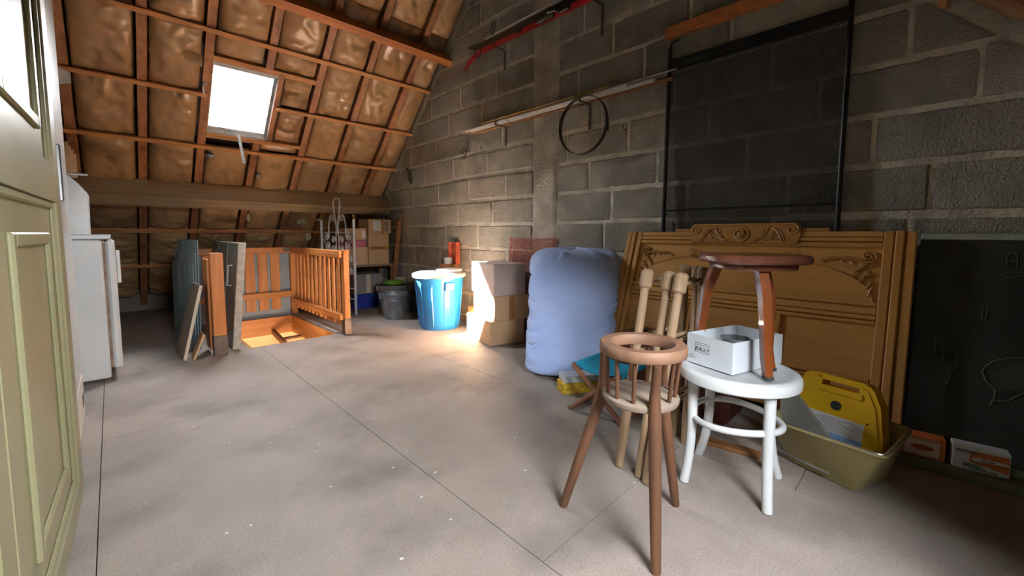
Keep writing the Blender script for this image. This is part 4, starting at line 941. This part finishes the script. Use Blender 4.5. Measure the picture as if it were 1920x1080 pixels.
# yellow case: local x across (right), z up, leaning back against the headboard
cA, cB = Vector((1.838, .345, .02)), Vector((1.765, .078, .02))
xe = Vector((cB.x-cA.x, cB.y-cA.y, 0)).normalized(); ye = Vector((0, 0, 1)).cross(xe); ze = (Vector((0, 0, 1))+ye*.20).normalized(); ye2 = ze.cross(xe)
yc = thing('yellow_case', 'yellow plastic tool case with carry handle standing in the plastic tub', 'case', cA, axes(xe, ye2, ze))
def casepoly(ins=0.):
    p = [(0+ins, .0+ins), (.277-ins, .0+ins), (.281-ins, .13), (.262-ins, .24-ins), (.238-ins, .292-ins), (.212-ins, .306-ins), (.05+ins, .306-ins), (.028+ins, .296-ins), (.012+ins, .24)]
    return p
def slotted(poly, y0, y1):
    mb = MB(); z0, z1, xa, xb = .268, .287, .088, .20
    band = half(half(poly, lambda p: p[1]-z0), lambda p: z1-p[1])
    for q in (half(poly, lambda p: z0-p[1]), half(poly, lambda p: p[1]-z1), half(band, lambda p: xa-p[0]), half(band, lambda p: p[0]-xb)): mb.prism(q, 1, y0, y1)
    return mb
part(slotted(casepoly(), .0, .028), 'shell', 'yellow_plastic', yc); part(slotted(casepoly(.002), .0285, .031), 'seam', 'yellow_plastic', yc); part(slotted(casepoly(), .0315, .058), 'shell', 'yellow_plastic', yc)
part(slotted(casepoly(.012), -.004, .0), 'face', 'yellow_plastic', yc)
part(MB().bb(.076, .214, -.009, -.003, .245, .268, .003), 'handle_grip', 'yellow_plastic', yc)
part(MB().cyl((.14, -.0055, .205), (.14, .0, .205), .0165, n=28), 'emblem_disc', 'print_dark', yc)
for x in (.045, .235): part(MB().cyl((x, -.005, .175), (x, .0, .175), .0035, n=10), 'screw', 'rubber', yc)
for x in (.05, .205): part(MB().bb(x, x+.03, -.0065, -.003, .291, .299, .002), 'catch', 'yellow_plastic', yc)
lb = part(MB().bb(.052, .228, -.0048, -.0035, .065, .168), 'label_sheet', 'paper', yc, None)
part(MB().bb(.052, .228, -.0054, -.0047, .065, .108), 'printed_picture', 'print_blue', lb, None)
for i in range(9): part(MB().bb(.075+.012*(i % 3), .20-.01*(i % 4), -.0054, -.0047, .113+.0055*i, .1146+.0055*i), 'printed_line', 'grey_box', lb, None)
gs = leaner(Vector((1.73, .352, .03)), Vector((-.52, -.85, 0)).normalized(), Vector((.12, .08, .98)).normalized(), Vector((.85, -.52, 0)), .0, 0, 0)
pA = [Vector((1.745, .355, .03)), Vector((1.682, .19, .03)), Vector((1.688, .20, .16)), Vector((1.74, .30, .255)), Vector((1.757, .352, .275))]
mb = MB().add(pA+[p+Vector((.012, -.006, 0)) for p in pA], [(0, 1, 2, 3, 4), (9, 8, 7, 6, 5)]+[(i, (i+1) % 5, (i+1) % 5+5, i+5) for i in range(5)])
solo(mb, 'plastic_sheet', 'tarp', 'stiff folded grey plastic sheet in the tub in front of the yellow case', 'sheet')
solo(MB().bar((1.66, .66, .008), (1.70, .395, .008), .05, .015, b=.002), 'floor_lath', 'lath', 'short flat wooden lath on the floor behind the white stool', 'lath')

# ================================================================== ON THE WALL
# ---- black mesh screen
ms = thing('mesh_screen', 'tall black steel framed wire mesh screen leaning against the block wall', 'screen', (2.37, .72, 0))
def sp_(y, z): return Vector((2.426-(1.95-z)*.02, y, z))
ya, yb, zt_ = 1.135, .30, 1.935
for y in (ya, yb): wpart(MB().tube([sp_(y, .012), sp_(y, zt_)], .011, 10), 'upright', 'black_steel', ms)
for z, r in ((.02, .010), (.98, .006)): wpart(MB().tube([sp_(ya, z), sp_(yb, z)], r, 10), 'crossbar', 'black_steel', ms)
for y in (ya,): wpart(MB().tube([sp_(y, zt_), sp_(y-.01, zt_+.03), sp_(y-.05, zt_+.035)], .009, 8), 'hook', 'black_steel', ms)
wpart(MB().bar(sp_(ya, 1.835), sp_(yb, 1.835), .006, .062, b=.001), 'top_band', 'black_steel', ms)
wpart(MB().tube([sp_(ya, 1.80), sp_(yb, 1.80)], .007, 8), 'crossbar', 'black_steel', ms)
mb = MB(); st = .0118; z0, z1 = .03, 1.79; slope_ = 1.6
def clipline(c, sg):      # z = c + sg*slope*(y - yb) inside the frame
    pts = []
    for y in (yb, ya):
        z = c+sg*slope_*(y-yb)
        if z0 <= z <= z1: pts.append((y, z))
    for z in (z0, z1):
        y = yb+(z-c)/(sg*slope_)
        if yb < y < ya: pts.append((y, z))
    return pts[:2] if len(pts) >= 2 else None
for sg in (1, -1):
    c = z0-1.5
    while c < z1+1.5:
        q = clipline(c, sg); c += st*slope_
        if q: mb.bar(sp_(*q[0])+Vector((.001*sg, 0, 0)), sp_(*q[1])+Vector((.001*sg, 0, 0)), .0026, .0014, up=(1, 0, 0))
wpart(mb, 'wire_mesh', 'mesh_steel', ms, None)['kind'] = 'stuff'
# ---- orange wall board above the screen
solo(MB().bb(2.385, D-.014, -.1, 1.155, 1.985, 2.045, .003), 'wall_board', 'purlin_orange', 'orange wooden board fixed to the block wall above the mesh screen', 'board')
# ---- brackets
def bracket(label, y, z, up_=.16, L=.12, m='iron_old'):
    b = thing('wall_bracket', label, 'bracket', (D-.012, y, z-up_))
    wpart(MB().bb(D-.018, D-.0135, y-.009, y+.009, z-up_, z, .001), 'upright', m, b); wpart(MB().bb(D-.018-L, D-.018, y-.009, y+.009, z-.005, z, .001), 'arm', m, b)
    wpart(MB().bb(D-.018-L, D-.013-L, y-.009, y+.009, z, z+.03, .001), 'lip', m, b); return b
TZ = 1.742
bracket('flat iron wall bracket under the far end of the pipe bundle', 2.56, TZ-.002); bracket('flat iron wall bracket holding the pipes and the iron hoop', 1.71, TZ-.002, .17)
bracket('flat iron wall bracket carrying the ski tips', 2.575, 2.372); bracket('flat iron wall bracket carrying the skis beyond the concrete column', 1.62, 2.372, .2)
# ---- pipes and laths on the brackets
def pipe(name, label, cat, x, z, r, y0, y1, m, hollow=True, flatbar=None):
    if flatbar: return solo(MB().bb(x-flatbar[0]/2, x+flatbar[0]/2, y0, y1, z-flatbar[1]/2, z+flatbar[1]/2, .001), name, m, label, cat, group='pipes and laths on the wall brackets')
    mb = MB().tube([(x, y1, z), (x, y0, z)], r, 16, cap=False); mb.tube([(x, y1, z), (x, y0, z)], r*.75, 16, cap=False)
    for y in (y0, y1): n = len(mb.v); mb.add([(x+q*r*math.cos(2*PI*k/16), y, z+q*r*math.sin(2*PI*k/16)) for q in (1, .75) for k in range(16)], [(k, (k+1) % 16, 16+(k+1) % 16, 16+k) for k in range(16)])
    return solo(mb, name, m, label, cat, group='pipes and laths on the wall brackets')
z = TZ
pipe('wood_lath', 'brown wooden lath lowest in the pipe bundle on the wall', 'lath', 2.410, z+.0085, 0, 1.10, 2.95, 'lath', flatbar=(.034, .016))
pipe('white_pipe', 'white plastic pipe with open yellowish end on the wall brackets', 'pipe', 2.334, z+.0165, .0145, 1.36, 2.97, 'pipe_white')
pipe('white_pipe', 'white plastic pipe lying between another white pipe and a brown lath', 'pipe', 2.3665, z+.0165, .0145, 1.20, 2.93, 'pipe_white')
pipe('thin_rod', 'long thin grey metal rod on top of the white pipes', 'rod', 2.352, z+.0375, .007, 1.06, 2.9, 'steel')
pipe('brass_rod', 'yellow brass curtain rod on top of the pipe bundle', 'rod', 2.331, z+.0405, .008, 1.5, 2.75, 'pole_brass')
pipe('dark_stick', 'thin brown stick on top of the bundle against the wall', 'stick', 2.412, z+.025, .0, 1.28, 3.05, 'lath', flatbar=(.02, .014))
# wire ties
for y in (2.42, 1.745): solo(MB().tube([(2.374+.062*math.cos(a), y, z+.026+.036*math.sin(a)) for a in [2*PI*i/20 for i in range(20)]], .0022, 5, closed=True), 'wire_tie', 'iron_old', 'wire tie around the pipe bundle near the '+('ski bracket' if y > 2 else 'iron hoop'), 'wire')
# ---- iron hoop hanging from the near bracket
mb = MB(); R0, n = .192, 64
for (r, xx) in ((R0, -.016), (R0, .016), (R0-.003, .016), (R0-.003, -.016)): mb.v += [(2.302+xx+.02*math.sin(2*PI*k/n)*0, 1.672+r*math.sin(2*PI*k/n), 1.567+r*math.cos(2*PI*k/n)) for k in range(n)]
mb.f += [(i*n+k, i*n+(k+1) % n, ((i+1) % 4)*n+(k+1) % n, ((i+1) % 4)*n+k) for i in range(4) for k in range(n)]
ho = thing('iron_hoop', 'flat rusty iron barrel hoop hanging from a wall bracket', 'hoop', (2.302, 1.672, 1.375))
wpart(mb, 'band', 'iron_old', ho); wpart(MB().bb(2.286, 2.318, 1.477, 1.4825, 1.50, 1.56, .001), 'lap_joint', 'iron_old', ho)
wpart(MB().tube([(2.302, 1.672, 1.755), (2.315, 1.70, 1.80), (2.325, 1.715, 1.82)], .002, 5), 'hanging_wire', 'iron_old', ho)
# ---- skis and poles
def ski(name, label, x, z, m, y0, y1, w_=.07, th=.012, tip=.10, edge=None):
    s_ = thing(name, label, 'ski', (x, (y0+y1)/2, z), group='skis on the wall brackets')
    N_ = 30; mb = MB()
    def prof(i): t = i/N_; y = y0+(y1-y0)*t; d = max(0, (y-(y1-.26))/.26); return y, z+tip*(-d*d), (w_/2)*(1 if d < .6 else max(.12, 1-((d-.6)/.4)**2*.9))
    vs_ = []
    for i in range(N_+1):
        y, zz_, h = prof(i); vs_ += [(x-th/2, y, zz_-h), (x+th/2, y, zz_-h), (x+th/2, y, zz_+h), (x-th/2, y, zz_+h)]
    mb.add(vs_, [(i*4+k, i*4+(k+1) % 4, (i+1)*4+(k+1) % 4, (i+1)*4+k) for i in range(N_) for k in range(4)]+[(0, 1, 2, 3), (N_*4+3, N_*4+2, N_*4+1, N_*4)])
    wpart(mb, 'blade', m, s_, 40); return s_
sk = ski('ski', 'red alpine ski with binding lying on the upper wall brackets', 2.345, 2.393, 'ski_red', .85, 3.02, w_=.042)
for y, L in ((2.03, .16), (1.86, .10)): wpart(MB().bb(2.31, 2.338, y-L/2, y+L/2, 2.375, 2.41, .006), 'binding', 'dark_steel', sk)
wpart(MB().tube([(2.33, 1.98, 2.40), (2.28, 1.97, 2.395), (2.28, 1.90, 2.38), (2.33, 1.89, 2.38)], .006, 7), 'binding_clip', 'steel', sk)
wpart(MB().bb(2.318, 2.3385, 2.28, 2.33, 2.385, 2.42, .006), 'binding', 'dark_steel', sk)
wpart(MB().lathe([(.016, 0), (.022, 0)], n=24, cap0=False, cap1=False), 'tip_emblem', 'beige', sk, None).matrix_basis = Matrix.Translation((-.0066, .955, -.045)) @ Matrix.Rotation(PI/2, 4, 'Y')
sk2 = ski('ski', 'black alpine ski behind the red ski on the wall brackets', 2.347, 2.440, 'ski_black', .80, 2.95, w_=.046, tip=-.035)
wpart(MB().tube([(2.333, 2.80+.035*math.cos(a), 2.40+.055*math.sin(a)) for a in [2*PI*i/24 for i in range(24)]], .005, 7, closed=True), 'ski_strap', 'rubber', sk)
for i, (x, dz) in enumerate(((2.345, -.008), (2.37, .012))):
    p = thing('ski_pole', ('thin metal ski pole with round basket lying above the skis', 'thin metal ski pole beside the wall above the skis')[i], 'ski pole', (x, 1.8, 2.49+dz), group='ski poles above the skis')
    wpart(MB().tube([(x, 2.72-.06*i, 2.487+dz), (x, 1.15, 2.50+dz)], .0075, 8), 'shaft', 'alu', p)
    wpart(MB().tube([(x-.002, 1.15, 2.50+dz), (x-.002, 1.02, 2.502+dz)], .013, 10), 'grip', 'rubber', p)
    if i == 0:
        bk_ = wpart(MB().tube([(x-.03+.048*math.cos(a)*.35, 2.585+.048*math.cos(a)*.94, 2.515+.048*math.sin(a)) for a in [2*PI*k/24 for k in range(24)]], .004, 6, closed=True), 'basket', 'rubber', p)
        for a in (0, 2*PI/3, 4*PI/3): wpart(MB().tube([(x-.03, 2.585, 2.515), (x-.03+.048*math.cos(a)*.35, 2.585+.048*math.cos(a)*.94, 2.515+.048*math.sin(a))], .003, 5), 'basket_spoke', 'rubber', bk_)
# ---- lower ski poles
for i in range(2):
    p = thing('ski_pole', ('pale bamboo ski pole with ring basket on the wall near the rafters', 'second pale bamboo ski pole just under the ring basket pole')[i], 'ski pole', (2.42, 3.6, 1.57-.02*i), group='bamboo ski poles low on the wall')
    wpart(MB().tube([(2.425-.012*i, 4.11, 1.572-.016*i), (2.42-.012*i, 3.05+.05*i, 1.592-.012*i)], .008, 8), 'shaft', 'alu', p)
    wpart(MB().tube([(2.425-.012*i, 4.11, 1.572-.016*i), (2.425-.012*i, 4.17, 1.57-.016*i)], .010, 8), 'grip', 'dark_steel', p)
    wpart(MB().tube([(2.425-.012*i, 4.13, 1.565-.016*i), (2.42-.012*i, 4.12, 1.46), (2.43-.012*i, 4.09, 1.40), (2.425-.012*i, 4.07, 1.46), (2.425-.012*i, 4.10, 1.565-.016*i)], .005, 5), 'strap', 'rubber', p)
    if i == 0:
        bk_ = wpart(MB().tube([(2.405+.012*math.cos(a), 3.10+.052*math.cos(a), 1.59+.052*math.sin(a)) for a in [2*PI*k/24 for k in range(24)]], .004, 6, closed=True), 'basket', 'dark_steel', p)
        for a in (.4, 2.5, 4.6): wpart(MB().tube([(2.405, 3.10, 1.59), (2.405+.012*math.cos(a), 3.10+.052*math.cos(a), 1.59+.052*math.sin(a))], .003, 5), 'basket_spoke', 'dark_steel', bk_)
def hook(label, y, z, pts, m='iron_old'): solo(MB().tube([(D-.0135-a, y+b, z+c) for a, b, c in pts], .003, 6), 'wall_hook', m, label, 'hook')
hook('bent wire hook in a mortar joint under the pipe bundle', 2.86, 1.60, [(0, 0, 0), (.03, 0, 0), (.03, -.0, .03)]); hook('small nail hook beside the iron hoop', 1.42, 1.515, [(0, 0, 0), (.04, .0, 0), (.04, 0, .025)])
hook('long nail rod carrying the bamboo ski poles by the basket', 3.28, 1.572, [(0, 0, 0), (.05, 0, 0), (.05, 0, .015)]); hook('nail carrying the bamboo ski poles by their straps', 4.06, 1.55, [(0, 0, 0), (.05, 0, 0), (.05, 0, .015)])

# ================================================================== paint flecks on the floor
fl = []
for k in range(5):
    pts = [(random.uniform(.6, 1)*math.cos(2*PI*i/6), random.uniform(.6, 1)*.6*math.sin(2*PI*i/6)) for i in range(6)]
    fl.append(MB().prism(pts, 2, 0, .12).mesh('paint_fleck', 'chip'))
FP = [(548, 800), (702, 786), (598, 832), (594, 846), (737, 877), (816, 886), (753, 1048), (761, 846), (790, 932), (845, 974), (430, 830), (425, 1000), (470, 985), (842, 706), (735, 705), (1090, 746), (965, 820), (985, 882), (620, 912), (360, 725), (470, 735), (880, 700), (715, 650), (900, 760), (1132, 812), (1190, 905), (362, 800), (180, 800), (505, 830), (660, 770)]
for i, (px, py) in enumerate(FP):
    p = onz(px, py); o = put('paint_fleck', fl[i % 5]); s_ = random.uniform(.0035, .0075)*(1.3 if i in (0, 6) else 1)
    o.location = (p.x, p.y, .0003); o.scale = (s_, s_, s_); o.rotation_euler = (0, 0, random.uniform(0, 6.3))
    tag(o, 'tiny white flake of old paint lying on the floor', 'paint flake', 'paint flakes on the floor')

# ---- loft ladder inside the stair opening
A_, B_ = ony(512, 621, 4.50), ony(536, 646, 4.08); d_ = (B_-A_).normalized()
ld = thing('loft_ladder', 'brown wooden loft ladder going down inside the stair opening', 'ladder', A_+d_*2.2)
for dx in (0, .22): wpart(MB().bar(A_+Vector((dx, 0, 0)), A_+d_*2.2+Vector((dx, 0, 0)), .03, .05, b=.003), 'stringer', 'lath', ld)
for k in range(1, 9): q = A_+d_*(.02+.24*k); wpart(MB().bar(q, q+Vector((.22, 0, 0)), .05, .018, b=.002), 'tread', 'lath', ld)
# ---- torn bits of glass wool at the rafters
mat('wool', 'c9bd8e', 'a89c72', .95, 12, bump=.5, bscale=60)
def rpix(px, py, n=.02): return onpl(px, py, (0, 0, ZR-n/CA), (0, A, 1))
for i, (px, py, r, a, b, c) in enumerate(((566, 415, .07, .9, .4, .5), (577, 440, .07, .5, .35, 1.0), (600, 412, .05, 1.2, .4, .35), (466, 408, .035, .6, .4, 1.3), (392, 291, .035, 1, .5, .6), (484, 328, .03, .7, .5, .8), (590, 322, .028, 1, .4, .6))):
    wpart(crump(rpix(px, py), r, i*2.3+1, a, b, c, 10, .5), 'torn_wool', 'wool' if i < 4 else 'zinc', roof, 180)

# ---- window catch and a torn paper flap beside the skylight
q = rpix(384, 166, .03)
wpart(MB().tube([q+Vector((.02*math.cos(a)*.6, -.01*math.sin(a), .045*math.sin(a))) for a in [.6+i*.35 for i in range(12)]], .006, 7), 'catch', 'white_paint', win)
q = rpix(362, 106, .03)
wpart(MB().grid(lambda u, v: q+Vector((.10*(u-.5), -.05*v*u-.01, .07*(v-.5)-.03*u)), 6, 6), 'torn_paper', 'kraft', roof, 180)
q = rpix(108, 142, .05)
wpart(MB().grid(lambda u, v: q+Vector((.12*(u-.5), -.06*v*(1-u), .16*(v-.5)*(1-.6*u))), 6, 6), 'torn_paper', 'paper', roof, 180)
